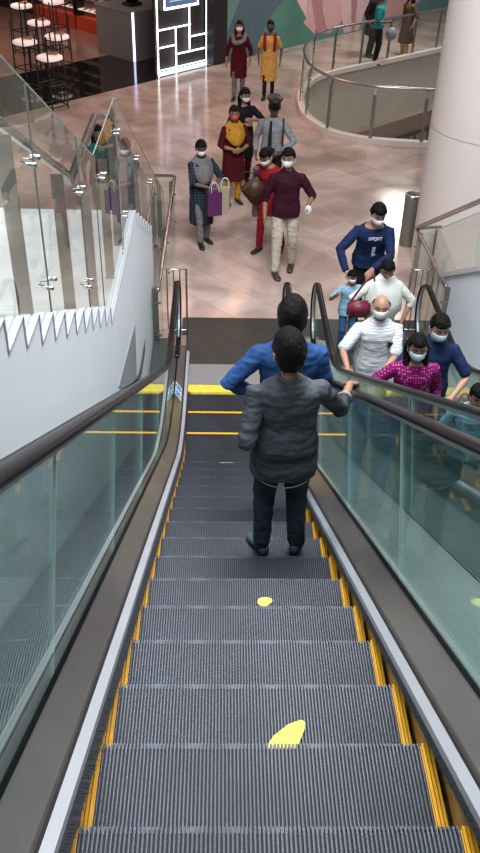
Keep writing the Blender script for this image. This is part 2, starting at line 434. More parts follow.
# ------------------------------------------------------------------ void with curved balustrade
def offset_poly(pts, d):
    out = []
    for i, p in enumerate(pts):
        a = V(pts[max(i-1, 0)]); b = V(pts[min(i+1, len(pts)-1)]); t = (b-a).normalized(); n = V((-t.y, t.x)); out.append(V(p)+n*d)
    return out
vp = [V((p[0], p[1], 0)).to_2d() for p in curve_pts([(a, b, 0) for a, b in VOID], 5)]
def void():
    # fascia below floor
    bm = bmesh.new(); strip(bm, [(p.x, p.y, 0) for p in vp], [(p.x, p.y, -4.5) for p in vp]); o = obj('trim_2', bm, M['cream'], smooth=True); o['kind'] = 'structure'
    bm = bmesh.new(); box(bm, (0, 15, -4.6), (14, 30, -4.5)); o = obj('trim_3', bm, M['column']); o['kind'] = 'structure'
    r = empty('glass_balustrade', (3.2, 17.4, 0)); tag(r, 'curved glass balustrade with steel top rail around the open floor void', 'railing')
    def P(o): o.parent = r; o.matrix_parent_inverse = Matrix.Translation((-3.2, -17.4, 0)); return o
    out1 = offset_poly(vp, .0); out2 = offset_poly(vp, -.16) 
    bm = bmesh.new(); rings = []
    for a, b in zip(out1, out2): rings.append([V((a.x, a.y, 0)), V((a.x, a.y, .11)), V((b.x, b.y, .11)), V((b.x, b.y, 0))])
    loft(bm, rings); P(obj('curb', bm, M['column']))
    g = offset_poly(vp, -.08)
    bm = bmesh.new(); strip(bm, [(p.x, p.y, .11) for p in g], [(p.x, p.y, 1.04) for p in g]); P(obj('glass_panel', bm, M['stair_glass'], smooth=True))
    bm = bmesh.new(); tube(bm, [(p.x, p.y, 1.10) for p in offset_poly(vp, -.10)], .032, 10); P(obj('top_rail', bm, M['steel'], smooth=True))
    gi = offset_poly(vp, -.05)
    # posts by arc length
    L = 0; nxt = .4
    for i in range(1, len(gi)):
        seg = (gi[i]-gi[i-1]); l = seg.length
        while L+l > nxt:
            p = gi[i-1]+seg*((nxt-L)/l); t = seg.normalized(); n = V((-t.y, t.x))
            bm = bmesh.new(); q = p
            a = V((q.x, q.y, .1)); b = V((q.x-n.x*.02, q.y-n.y*.02, .95))
            bar(bm, a, b, .07, .02, V((n.x, n.y, 0)))
            bar(bm, b, V((q.x-n.x*.06, q.y-n.y*.06, 1.08)), .05, .02, V((n.x, n.y, 0)))
            for zz in (.3, .82): tube(bm, [(q.x-n.x*.02, q.y-n.y*.02, zz), (q.x-n.x*.07, q.y-n.y*.07, zz)], .016, 8)
            P(obj('post', bm, M['steel_post'])); nxt += 1.02
        L += l
    # staircase on the level below
    s = empty('staircase', (2.6, 20.6, -4.4)); tag(s, 'lower staircase with brown railing bars seen down inside the floor void', 'staircase')
    def P2(o): o.parent = s; o.matrix_parent_inverse = Matrix.Translation((-2.6, -20.6, 4.4)); return o
    a = V((2.3, 21., -1.22)); b = V((7.0, 21., .39)); d = (b-a)
    bm = bmesh.new(); extrude_poly(bm, [a, b, b+V((0, 0, -.42)), a+V((0, 0, -.42))], (0, .3, 0)); P2(obj('side_panel', bm, mat('brown_stair', (.24, .17, .13), .5)))
    bm = bmesh.new(); bar(bm, a+V((0, -.03, -.42)), b+V((0, -.03, -.42)), .08, .06); P2(obj('handrail', bm, M['shop_dark']))
    bm = bmesh.new(); extrude_poly(bm, [a+V((0, .02, -.45)), b+V((0, .02, -.45)), b+V((0, .02, -.86)), a+V((0, .02, -.86))], (0, .2, 0)); P2(obj('flight', bm, mat('tan_stair', (.36, .29, .22), .5)))
    for k in range(30):
        p = a.lerp(b, k/30); bm = bmesh.new(); box(bm, (p.x, p.y-.01, p.z-.84), (p.x+.05, p.y+.03, p.z-.50)); P2(obj('baluster', bm, M['shop_dark']))
void()

# ------------------------------------------------------------------ left staircase
def stairs(name_label, xw, x_in, sgn, flights, landing, wall_lo, glass_top, wall_cut=None):
    pass
LZ = 2.39; RUN, RISE = .288, .1494
def left_stairs():
    X, XL = -.82, -3.42
    r = empty('staircase', (-2.1, 12.3, 0)); tag(r, 'white staircase with marble treads and glass railing left of the escalator', 'staircase')
    def P(o): o.parent = r; o.matrix_parent_inverse = Matrix.Translation((2.1, -12.3, 0)); return o
    prof_ = []  # (y,z) top profile from far to near
    steps = []
    NB = 16
    y = 7.7+NB*RUN; z = 0
    pts = [(y, 0.)]
    for k in range(NB):
        z += RISE; pts.append((y, z)); y -= RUN; pts.append((y, z)); steps.append((y, y+RUN, z))
    y = 5.78; pts[-1] = (5.78, LZ); 
    for k in range(22):
        z += RISE; pts.append((y, z)); y -= RUN; pts.append((y, z)); steps.append((y, y+RUN, z))
    # white side wall with saw-tooth top
    wall = [p for p in pts if p[0] <= 9.75]
    wz = [p for p in pts if p[0] > 9.75][-1][1]
    poly = [(9.75, 0), (9.75, wz)]+wall+[(wall[-1][0], 0)]
    bm = bmesh.new(); vs = [V((X, a, b)) for a, b in poly]
    # build wall as vertical strips (robust for concave outline)
    prev = None
    top = [(9.75, wz)]+wall
    for i in range(len(top)-1):
        (ya, za), (yb, zb) = top[i], top[i+1]
        if abs(ya-yb) < 1e-5: continue
        box(bm, (X-.035, min(ya, yb), 0), (X, max(ya, yb), za))
    P(obj('side_wall', bm, M['white_wall']))
    bm = bmesh.new(); 
    for i in range(len(top)-1):
        (ya, za), (yb, zb) = top[i], top[i+1]
        bar(bm, (X-.01, ya, za+.006), (X-.01, yb, zb+.006), .03, .012)
    P(obj('steel_edging', bm, M['steel_light']))
    for (ya, yb, zz) in steps:
        bm = bmesh.new(); xr = X-.036 if ya < 9.7 else X-.10
        box(bm, (XL, ya-.0, zz-.03), (xr, yb+.015, zz)); box(bm, (XL, yb-.02, zz-RISE), (xr, yb-.0, zz-.03))
        if ya >= 9.7: box(bm, (XL, ya, 0), (xr-.02, yb-.02, zz-.03))
        P(obj('tread', bm, M['marble']))
    bm = bmesh.new(); box(bm, (XL, 5.78, LZ-.25), (X-.036, 7.7, LZ)); P(obj('landing', bm, M['marble']))
    bm = bmesh.new(); box(bm, (X-.001, -1.2, .0), (X+.001, -1.1, .01)); bm.clear()
    strip(bm, path(X+.006, .80, .7, y0=-1.2, y1=8.2), path(X+.006, .93, .83, y0=-1.2, y1=8.2)); P(obj('wall_band', bm, M['steel_deck']))  # grey band on the side wall, following the escalator slope
    # flat grey wedge low on the side wall
    bm = bmesh.new(); extrude_poly(bm, [(X+.002, 7.35, 1.52), (X+.002, 5.9, 1.75), (X+.002, 7.2, .78)], (.004, 0, 0)); P(obj('grey_wedge', bm, M['steel_light']))
    # glass: flight A, landing, flight B
    gx = X-.03
    sl = RISE/RUN
    def nose(y): return LZ+.149*((5.78-y)/RUN) if y < 5.78 else (LZ if y < 7.7 else LZ-sl*(y-7.7))
    def gtop(y): return 3.72+(5.68-y)*sl if y < 5.68 else (3.715 if y < 7.06 else 3.715-(y-7.06)*.53)
    segs = [(-.8, 1.0), (1.0, 2.4), (2.4, 3.89), (3.89, 5.08), (5.08, 5.70), (5.70, 7.03), (7.10, 8.6), (8.6, 10.1), (10.1, 11.6), (11.6, 12.4)]
    for a, b in segs:
        bm = bmesh.new(); n = 6; T = []; Bt = []
        ys = [a+.006+(b-a-.012)*k/n for k in range(n+1)]
        if a < 5.78 < b: ys = sorted(ys+[5.78])
        if a < 7.7 < b: ys = sorted(ys+[7.7])
        T = [V((gx, y, gtop(y))) for y in ys]; Bt = [V((gx, y, nose(y)-.02)) for y in ys]
        strip(bm, T, Bt); P(obj('glass_panel', bm, M['stair_glass']))
        bm = bmesh.new()
        for k in range(len(T)-1): bar(bm, T[k], T[k+1], .007, .006)
        bar(bm, T[-1], Bt[-1], .006, .005, V((0, 1, 0))); bar(bm, T[0], Bt[0], .006, .005, V((0, 1, 0)))
        P(obj('glass_edge', bm, M['ge']))
    # posts
    for y in (1.05, 2.4, 3.62, 4.70, 5.60, 6.55, 7.2, 8.5, 9.9, 11.3, 12.3):
        bm = bmesh.new(); b0 = nose(y); bar(bm, (gx-.06, y, b0-.02), (gx-.06, y, min(gtop(y)-.15, b0+1.0)), .07, .012, V((0, 1, 0)))
        po = P(obj('post', bm, M['steel_post']))
    for (y, z) in [(3.87, 4.31), (3.93, 3.67), (5.08, 3.71), (5.08, 3.09), (6.09, 3.43), (7.33, 2.63), (7.09, 3.43), (2.45, 5.0), (8.6, 2.7), (10.1, 1.9)]:
        bm = bmesh.new()
        for d in (-.05, .05):
            tube(bm, [(gx-.05, y+d*.3, z), (gx+.012, y+d, z)], .005, 8); tube(bm, [(gx+.0, y+d, z), (gx+.018, y+d, z)], .013, 10)
        P(obj('glass_clamp', bm, M['steel'], smooth=True))
    hx = gx-.15
    pts = [(hx, -.8, nose(-.8)+1.12), (hx, 5.45, nose(5.45)+1.12), (hx, 5.6, LZ+1.18), (hx, 6.95, LZ+1.2), (hx, 7.7, nose(7.7)+.98), (hx, 12.3, nose(12.3)+.95)]
    bm = bmesh.new(); tube(bm, pts, .028, 12); P(obj('handrail', bm, M['steel'], smooth=True))
    bm = bmesh.new(); tube(bm, [(XL+.1, -.8, nose(-.8)+.93), (XL+.1, 5.6, LZ+.95), (XL+.1, 7.6, LZ+.92), (XL+.1, 12.3, .92)], .028, 12); P(obj('handrail', bm, M['steel'], smooth=True))
left_stairs()

def guard(name_label, corner_near, corner_far, corner_side, xs):
    r = empty('guard_rail', (corner_near[0], corner_near[1], 0)); tag(r, name_label, 'railing')
    def P(o): o.parent = r; o.matrix_parent_inverse = Matrix.Translation((-corner_near[0], -corner_near[1], 0)); return o
    a, b, c = V((*corner_near, .95)), V((*corner_far, .95)), V((*corner_side, .95))
    bm = bmesh.new(); tube(bm, curve_pts([a, a.lerp(b, .5), a.lerp(b, .985)], 3)+[b.lerp(c, .06), c], .026, 12); P(obj('top_rail', bm, M['steel'], smooth=True))
    bm = bmesh.new(); strip(bm, [a+V((0,0,-.08)), b+V((0,0,-.08))], [V((a.x, a.y, .05)), V((b.x, b.y, .05))]); strip(bm, [b+V((0,0,-.08)), c+V((0,0,-.08))], [V((b.x, b.y, .05)), V((c.x, c.y, .05))])
    P(obj('glass_panel', bm, M['stair_glass']))
    for t in (.04, .5, .97):
        p = a.lerp(b, t); bm = bmesh.new(); bar(bm, (p.x+xs, p.y, 0), (p.x+xs, p.y, .9), .07, .02, V((0, 1, 0))); tube(bm, [(p.x+xs, p.y, .9), (p.x, p.y, .95)], .012, 8)
        for zz in (.25, .7): tube(bm, [(p.x+xs, p.y, zz), (p.x, p.y, zz)], .018, 8)
        P(obj('post', bm, M['steel_post']))
guard('glass guard rail with steel tube at the foot of the left staircase', (-.726, 9.15), (-.703, 12.9), (-1.26, 12.9), -.05)
guard('glass guard rail with steel tube at the foot of the right staircase', (2.71, 9.35), (2.665, 11.07), (3.0, 11.12), .05)

def barrier(label, xa, xb, y, n):
    r = empty('bar_barrier', ((xa+xb)/2, y, 0)); tag(r, label, 'barrier')
    def P(o): o.parent = r; o.matrix_parent_inverse = Matrix.Translation((-(xa+xb)/2, -y, 0)); return o
    bm = bmesh.new(); tube(bm, [(xa, y, .02), (xa, y, .95), (xb, y, .95), (xb, y, .02)], .014, 10); P(obj('frame', bm, M['steel'], smooth=True))
    bm = bmesh.new(); tube(bm, [(xa, y, .10), (xb, y, .10)], .01, 8); P(obj('bottom_bar', bm, M['steel'], smooth=True))
    for k in range(1, n+1):
        x = xa+(xb-xa)*k/(n+1); bm = bmesh.new(); tube(bm, [(x, y, .1), (x, y, .95)], .008, 8); P(obj('upright_bar', bm, M['steel'], smooth=True))
barrier('small steel bar barrier beside the left newel of the down escalator', -.735, -.415, 9.7, 3)
barrier('small steel bar barrier beside the right newel of the up escalator', 2.38, 2.66, 9.79, 3)

def right_stairs():
    X, XR = 2.79, 5.3
    r = empty('staircase', (4, 11.06, 0)); tag(r, 'white staircase with glass railing on the right, in front of the round column', 'staircase')
    def P(o): o.parent = r; o.matrix_parent_inverse = Matrix.Translation((-4, -11.06, 0)); return o
    y = 11.06; z = 0; bm = bmesh.new(); ed = bmesh.new()
    for k in range(24):
        z += RISE; y1 = y; y -= RUN*.945
        
        t = bmesh.new(); box(t, (X+.051, y, z-.16), (XR, y1, z)); P(obj('tread', t, M['marble']))
    sl = RISE/(RUN*.945)
    extrude_poly(bm, [(X, 11.2, 0), (X, 11.2, .08), (X, 4.5, .08+(11.2-4.5)*sl), (X, 4.5, 0)], (.05, 0, 0)); P(obj('side_wall', bm, M['white_wall']))
    extrude_poly(ed, [(X-.03, 11.2, .08), (X-.03, 11.2, .14), (X-.03, 4.5, .14+(11.2-4.5)*sl), (X-.03, 4.5, .08+(11.2-4.5)*sl)], (.12, 0, 0)); P(obj('white_capping', ed, M['marble']))
    nose = lambda y: (11.06-y)*sl
    for a, b in ((4.6, 6.0), (6.0, 7.4), (7.4, 8.8), (8.8, 10.98)):
        g = bmesh.new(); A, B = V((X+.02, a+.01, nose(a))), V((X+.02, b-.01, nose(b)))
        strip(g, [A, B], [A+V((0, 0, .88)), B+V((0, 0, .88))]); P(obj('glass_panel', g, M['stair_glass']))
        g = bmesh.new(); bar(g, B, B+V((0, 0, .88)), .012, .008, V((0, 1, 0))); bar(g, A+V((0, 0, .88)), B+V((0, 0, .88)), .012, .008); P(obj('glass_edge', g, M['glass_edge']))
        p = bmesh.new(); bar(p, (X+.08, b-.2, nose(b-.2)), (X+.08, b-.2, nose(b-.2)+.9), .012, .07, V((0, 1, 0))); P(obj('post', p, M['steel_post']))
    h = bmesh.new(); tube(h, [(2.69, 4.6, nose(4.6)+.95), (2.67, 11.06, .955)], .03, 12); P(obj('handrail', h, M['steel'], smooth=True))
right_stairs()

# column and bin
bm = bmesh.new(); cx, cy, cr = 3.78, 11.985, .9
for (z0, z1) in ((0, 2.04), (2.05, 7.5)):
    loft(bm, [ring((cx, cy, z), (cr, 0, 0), (0, cr, 0), 64) for z in (z0, z1)], False)
loft(bm, [ring((cx, cy, z), (cr-.008, 0, 0), (0, cr-.008, 0), 64) for z in (2.02, 2.07)], False)
o = obj('round_column', bm, M['column'], smooth=False); tag(o, 'thick round cream column behind the right staircase', 'column')
for p in o.data.polygons:
    if len(p.vertices) == 4: p.use_smooth = True
r = empty('waste_bin', (2.93, 12.66, 0)); tag(r, 'tall cylindrical steel waste bin beside the round column', 'bin')
bm = bmesh.new(); loft(bm, [ring((0, 0, z), (q, 0, 0), (0, q, 0), 32) for z, q in ((0, .12), (.02, .125), (.76, .125), (.78, .12))]); obj('body', bm, M['steel_post'], r, True)
bm = bmesh.new(); loft(bm, [ring((0, 0, z), (q, 0, 0), (0, q, 0), 32) for z, q in ((.775, .128), (.815, .128), (.82, .11), (.77, .10), (.76, .02))]); obj('rim', bm, M['steel'], r, True)

# ------------------------------------------------------------------ shop row, set out along a 46 degree line
TH = R(46.4); U = V((math.cos(TH), math.sin(TH), 0)); NN = V((-U.y, U.x, 0)); P0 = V((-.26, 23.4, 0))
def S(s, t, z=0): return P0+U*s+NN*t+V((0, 0, z))
def sbox(bm, s0, s1, t0, t1, z0, z1, mi=0):
    vs = [bm.verts.new(S(a, b, c)) for a, b, c in ((s0,t0,z0),(s1,t0,z0),(s1,t1,z0),(s0,t1,z0),(s0,t0,z1),(s1,t0,z1),(s1,t1,z1),(s0,t1,z1))]
    for q in ((0,1,2,3),(4,5,6,7),(0,1,5,4),(1,2,6,5),(2,3,7,6),(3,0,4,7)):
        f = bm.faces.new([vs[i] for i in q]); f.material_index = mi
def struct(name, bm, m): o = obj(name, bm, m); o['kind'] = 'structure'; return o
bm = bmesh.new(); sbox(bm, -9, 0.0, 0, 2.62, -.05, .006); struct('trim_4', bm, M['gloss_black'])
bm = bmesh.new(); sbox(bm, -12, .8, 2.62, 12, -.05, .004); struct('trim_5', bm, M['wood_floor'])
bm = bmesh.new(); sbox(bm, .05, .55, .0, .35, 0, 3.2); struct('wall_shop_pier', bm, M['black'])
bm = bmesh.new(); sbox(bm, -6.6, -6.2, .2, .6, 0, 3.4); struct('wall_shop_left', bm, M['black'])
bm = bmesh.new(); sbox(bm, .35, .6, .35, 12, 0, 3.4); struct('wall_shop_side', bm, M['shop_dark'])
bm = bmesh.new(); sbox(bm, -12, .6, 11.8, 12, 0, 3.4); struct('wall_shop_back', bm, M['shop_dark'])
bm = bmesh.new(); sbox(bm, .55, 16, .0, .25, 0, 4.2); struct('wall_mural', bm, M['teal'])
def mural():
    r = empty('wall_mural_painting', tuple(S(3, -.01, 0))); r.name = 'mural_painting'; tag(r, 'teal wall mural with blue bands and pink folded paper ribbons', 'mural')
    inv = Matrix.Translation(-V(S(3, -.01, 0)))
    def poly(name, pts, m, d):
        bm = bmesh.new(); bm.faces.new([bm.verts.new(S(a, -d, b)) for a, b in pts]); o = obj(name, bm, m, r); o.matrix_parent_inverse = inv
    poly('slate_band', [(.56, 0.0), (1.65, 0.0), (2.3, .7), (3.4, 2.0), (3.4, 4.2), (1.2, 4.2), (1.05, 1.5), (.56, .75)], M['slate'], .004)
    arc = [(1.9+2.6*(1-math.cos(R(a))), 0+1.9*math.sin(R(a))) for a in range(0, 91, 10)]
    poly('green_dome', [(1.75, 0)]+[(1.75+2.6*(1-math.cos(R(a))), .02+1.55*math.sin(R(a))) for a in range(0, 91, 10)]+[(9.0, 1.55), (12, 1.4), (12, 0)], M['sea'], .008)
    poly('pale_arc', [(4.9, .0), (5.6, .5), (7.2, .9), (9, 1.3), (12, 1.5), (12, .0)], M['teal'], .010)
    F = [([(3.29, 1.15), (3.25, 1.6), (3.72, 1.9), (3.73, .67)], 'pink3'), ([(3.73, .67), (3.61, .56), (4.14, .20), (4.40, 1.05), (4.3, 1.8), (3.75, 1.8)], 'pink'),
         ([(3.9, 1.1), (4.23, .24), (4.75, .11), (4.62, 1.8), (4.0, 1.8)], 'pink2'), ([(4.40, .9), (4.75, .11), (5.2, .24), (5.54, .52), (5.72, .9), (5.7, 1.9), (4.5, 1.9)], 'pink'),
         ([(5.24, .95), (5.52, .04), (6.28, .02), (6.5, .5), (6.83, .77), (6.8, 1.9), (5.3, 1.9)], 'pink3'), ([(5.75, .95), (5.9, .02), (6.05, .02), (6.1, 1.8)], 'pink2'),
         ([(7.4, .1), (8.8, .15), (9.5, .47), (9.6, 1.8), (8.0, 1.8)], 'pink')]
    for i, (p, m) in enumerate(F): poly('paper_fold', p, M[m], .012+.002*i)
mural()

# neon framed display wall
def neon_wall():
    r = empty('light_frame', tuple(S(-.75, .3, 0))); tag(r, 'tall black display partition outlined with white light tubes and a screen', 'display')
    inv = Matrix.Translation(-V(S(-.75, .3, 0)))
    def P(o): o.parent = r; o.matrix_parent_inverse = inv; return o
    bm = bmesh.new(); sbox(bm, -1.64, .10, .33, .40, 0, 2.7); P(obj('back_panel', bm, M['shop_dark']))
    def t(s0, z0, s1, z1, th=.017, d=.26):
        bm = bmesh.new(); tube(bm, [S(s0, d, z0), S(s1, d, z1)], th, 8); P(obj('light_tube', bm, M['neon']))
    L_, R_ = -1.62, .06; W = R_-L_
    X = lambda f: L_+W*f
    t(L_, .03, L_, 2.6); t(R_, .03, R_, 2.6); t(L_, .03, R_, .03, .024); t(L_, .10, R_, .10, .012); t(L_, 2.6, R_, 2.6)
    t(L_, .62, X(.36), .62); t(L_, 1.02, X(.66), 1.02); t(X(.36), .05, X(.36), 1.02); t(X(.64), .46, X(.64), 1.45)
    t(X(.36), .40, X(1.14), .40); t(X(.64), .74, X(1.14), .74); t(R_, .12, X(1.14), .12)
    t(L_, 1.80, X(.15), 1.80); t(X(.15), 1.46, X(.82), 1.46, .026); t(X(.15), 1.46, X(.15), 2.3); t(X(.82), 1.46, X(.82), 2.3)
    bm = bmesh.new(); sbox(bm, X(.17), X(.80), .27, .31, 1.50, 2.28); P(obj('screen', bm, M['screen']))
    bm = bmesh.new(); sbox(bm, X(.30), X(.48), .262, .268, 1.72, 1.76); sbox(bm, X(.52), X(.70), .262, .268, 1.72, 1.90); sbox(bm, X(.25), X(.6), .262, .268, 1.60, 1.62); P(obj('screen_graphic', bm, M['screen_w']))
    for s, z in ((X(.15), .64), (X(.5), .42), (X(.72), .42), (X(.8), .76), (X(.2), 1.04), (X(.5), 1.04), (X(.85), .76)):
        pass
neon_wall()
def shoe_bm(S_=1.0):
    bm = bmesh.new(); rings = []
    for y, w, h, z in ((-.13, .022, .05, .045), (-.10, .034, .085, .045), (-.04, .034, .07, .04), (.03, .038, .05, .03), (.09, .042, .035, .02), (.13, .028, .022, .015)):
        rings.append(ring((0, y*S_, z*S_), (w*S_, 0, 0), (0, 0, h*.5*S_), 10))
    loft(bm, rings); return bm
# display shoes standing on partition shelves, counter shelves and stands
shoe_mats = [mat('shoe_black', (.02, .018, .02), .3), mat('shoe_tan', (.35, .18, .09), .4), mat('shoe_white', (.6, .55, .5), .4), mat('shoe_red', (.35, .03, .03), .4)]
def shoe(loc, rz, m, label, group, lean=0):
    o = obj('shoe', shoe_bm(1.0), m, smooth=True); o.location = loc; o.rotation_euler = (lean, 0, rz); tag(o, label, 'shoe', group); return o

def counter():
    r = empty('display_counter', tuple(S(-.4, 2.6, 0))); tag(r, 'grey box shaped shop counter with lit vertical corner beside the light frame', 'counter')
    inv = Matrix.Translation(-V(S(-.4, 2.6, 0)))
    def P(o): o.parent = r; o.matrix_parent_inverse = inv; return o
    bm = bmesh.new(); sbox(bm, -1.22, .34, 1.62, 3.05, 0, 1.16); P(obj('body', bm, M['kiosk']))
    bm = bmesh.new(); sbox(bm, -1.24, .34, 1.60, 3.07, 1.16, 1.20); P(obj('top', bm, mat('counter_top', (.28, .24, .23), .3)))
    for k in (0, 1):
        bm = bmesh.new(); tube(bm, [S(-1.235+.04*k, 1.60+.00*k, .02), S(-1.235+.04*k, 1.60, 1.17)], .014, 8); P(obj('light_tube', bm, M['neon2']))
counter()
r = empty('cash_register', tuple(S(-.7, 2.2, 1.2))); tag(r, 'black till monitor standing on the grey shop counter', 'cash register')
bm = bmesh.new(); box(bm, (-.2, -.15, 0), (.2, .15, .08)); obj('base', bm, M['black'], r)
bm = bmesh.new(); box(bm, (-.18, -.03, .08), (.18, .02, .34)); obj('monitor', bm, M['rubber'], r)
r.rotation_euler[2] = TH
# side wall shelving: two framed racks with a red plinth
def shelf_unit(t0, t1, label):
    r = empty('shoe_shelf', tuple(S(.2, (t0+t1)/2, 0))); tag(r, label, 'shelf')
    inv = Matrix.Translation(-V(S(.2, (t0+t1)/2, 0)))
    def P(o): o.parent = r; o.matrix_parent_inverse = inv; return o
    bm = bmesh.new(); sbox(bm, .02, .34, t0, t1, 0, .38); P(obj('red_plinth', bm, M['red']))
    bm = bmesh.new(); sbox(bm, .28, .34, t0, t1, .38, 2.2); P(obj('back_panel', bm, mat('warm_back', (.16, .10, .07), .6)))
    bm = bmesh.new(); sbox(bm, .05, .34, t0, t0+.06, .38, 2.2); sbox(bm, .05, .34, t1-.06, t1, .38, 2.2); P(obj('frame', bm, M['black']))
    for z in (.55, .85, 1.15, 1.45, 1.75):
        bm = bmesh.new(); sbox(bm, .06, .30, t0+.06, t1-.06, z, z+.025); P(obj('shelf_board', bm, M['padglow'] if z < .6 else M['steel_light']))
    k = 0
    for z in (.575, .875, 1.175, 1.475):
        t = t0+.2
        while t < t1-.15:
            shoe(S(.17, t, z), TH+R(90), shoe_mats[(k*7+int(z*10)) % 4], 'small shoe on the wall shelves above the red plinth in the shop', 'shoes on the shop wall shelves'); t += .24; k += 1
shelf_unit(4.0, 5.5, 'wall rack of shoes over a red plinth, nearer to the grey counter')
shelf_unit(5.6, 7.6, 'wall rack of shoes over a red plinth, deeper inside the shop')
# tall black display stands with lit white pads
def stand(x, y, h, label, tiers=0):
    r = empty('display_stand', (x, y, 0), TH); tag(r, label, 'display stand', 'black wire display stands in the shoe shop')
    w = .21
    for a, b in ((-1, -1), (1, -1), (1, 1), (-1, 1)):
        bm = bmesh.new(); tube(bm, [(a*w, b*w, 0), (a*w*.95, b*w*.95, h+.45)], .017, 6); obj('leg', bm, M['black'], r)
    for z in (.08, h*.5, h-.05):
        bm = bmesh.new()
        for p, q in (((-w, -w), (w, -w)), ((w, -w), (w, w)), ((w, w), (-w, w)), ((-w, w), (-w, -w))): tube(bm, [(*p, z), (*q, z)], .014, 6)
        obj('cross_bar', bm, M['black'], r)
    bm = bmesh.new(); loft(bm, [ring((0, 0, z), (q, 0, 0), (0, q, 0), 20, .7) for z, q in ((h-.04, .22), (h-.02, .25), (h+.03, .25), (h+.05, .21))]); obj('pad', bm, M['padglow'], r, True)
    shoe((x+.05, y, h+.05), TH+R(30), shoe_mats[int(x*10) % 2 == 0 and 0 or 1], 'high shoe displayed on a lit white pad in the shoe shop', 'shoes on the lit pads')
for (x, y, h, l) in [(-3.66, 18.9+.6, 1.05, 'black wire stand with lit white pad, frontmost in the shoe shop'), (-3.75, 21.1, 1.12, 'black wire stand with lit white pad, right behind the frontmost one'),
                  (-4.42, 20.8, 1.06, 'black wire stand with lit white pad, left of the frontmost one'), (-4.42, 22.6, 1.1, 'black wire stand with lit white pad in the middle of the group'),
                  (-5.15, 24.3, 1.15, 'black wire stand with lit white pad, far left at the back'), (-4.40, 24.75, 1.18, 'black wire stand with lit white pad, far right at the back')]:
    stand(x, y, h, l)

# ------------------------------------------------------------------ people
def bake(name, bm, mats, voxel, smooth_it=3, wr=0, wscale=14, seed=0):
    me = bpy.data.meshes.new(name); bmesh.ops.recalc_face_normals(bm, faces=bm.faces[:]); bm.to_mesh(me); bm.free()
    tmp = bpy.data.objects.new('tmp', me); COL.objects.link(tmp)
    md = tmp.modifiers.new('r', 'REMESH'); md.mode = 'VOXEL'; md.voxel_size = voxel
    if smooth_it: sm = tmp.modifiers.new('s', 'SMOOTH'); sm.iterations = smooth_it; sm.factor = .5
    dg = bpy.context.evaluated_depsgraph_get(); dg.update()
    ev = tmp.evaluated_get(dg); out = bpy.data.meshes.new_from_object(ev)
    bpy.data.objects.remove(tmp); bpy.data.meshes.remove(me)
    if wr:
        out.update(); off = V((seed*3.1, seed*1.7, 0))
        nr = [v.normal.copy() for v in out.vertices]
        for v, n in zip(out.vertices, nr):
            q = V((v.co.x*wscale, v.co.y*wscale, v.co.z*wscale*1.8))+off
            f = noise.noise(q)+.5*noise.noise(q*2.3)
            v.co += n*f*wr
    for p in out.polygons: p.use_smooth = True
    out.materials.clear()
    for m in mats: out.materials.append(m)
    out.name = name
    return out
CN = 0
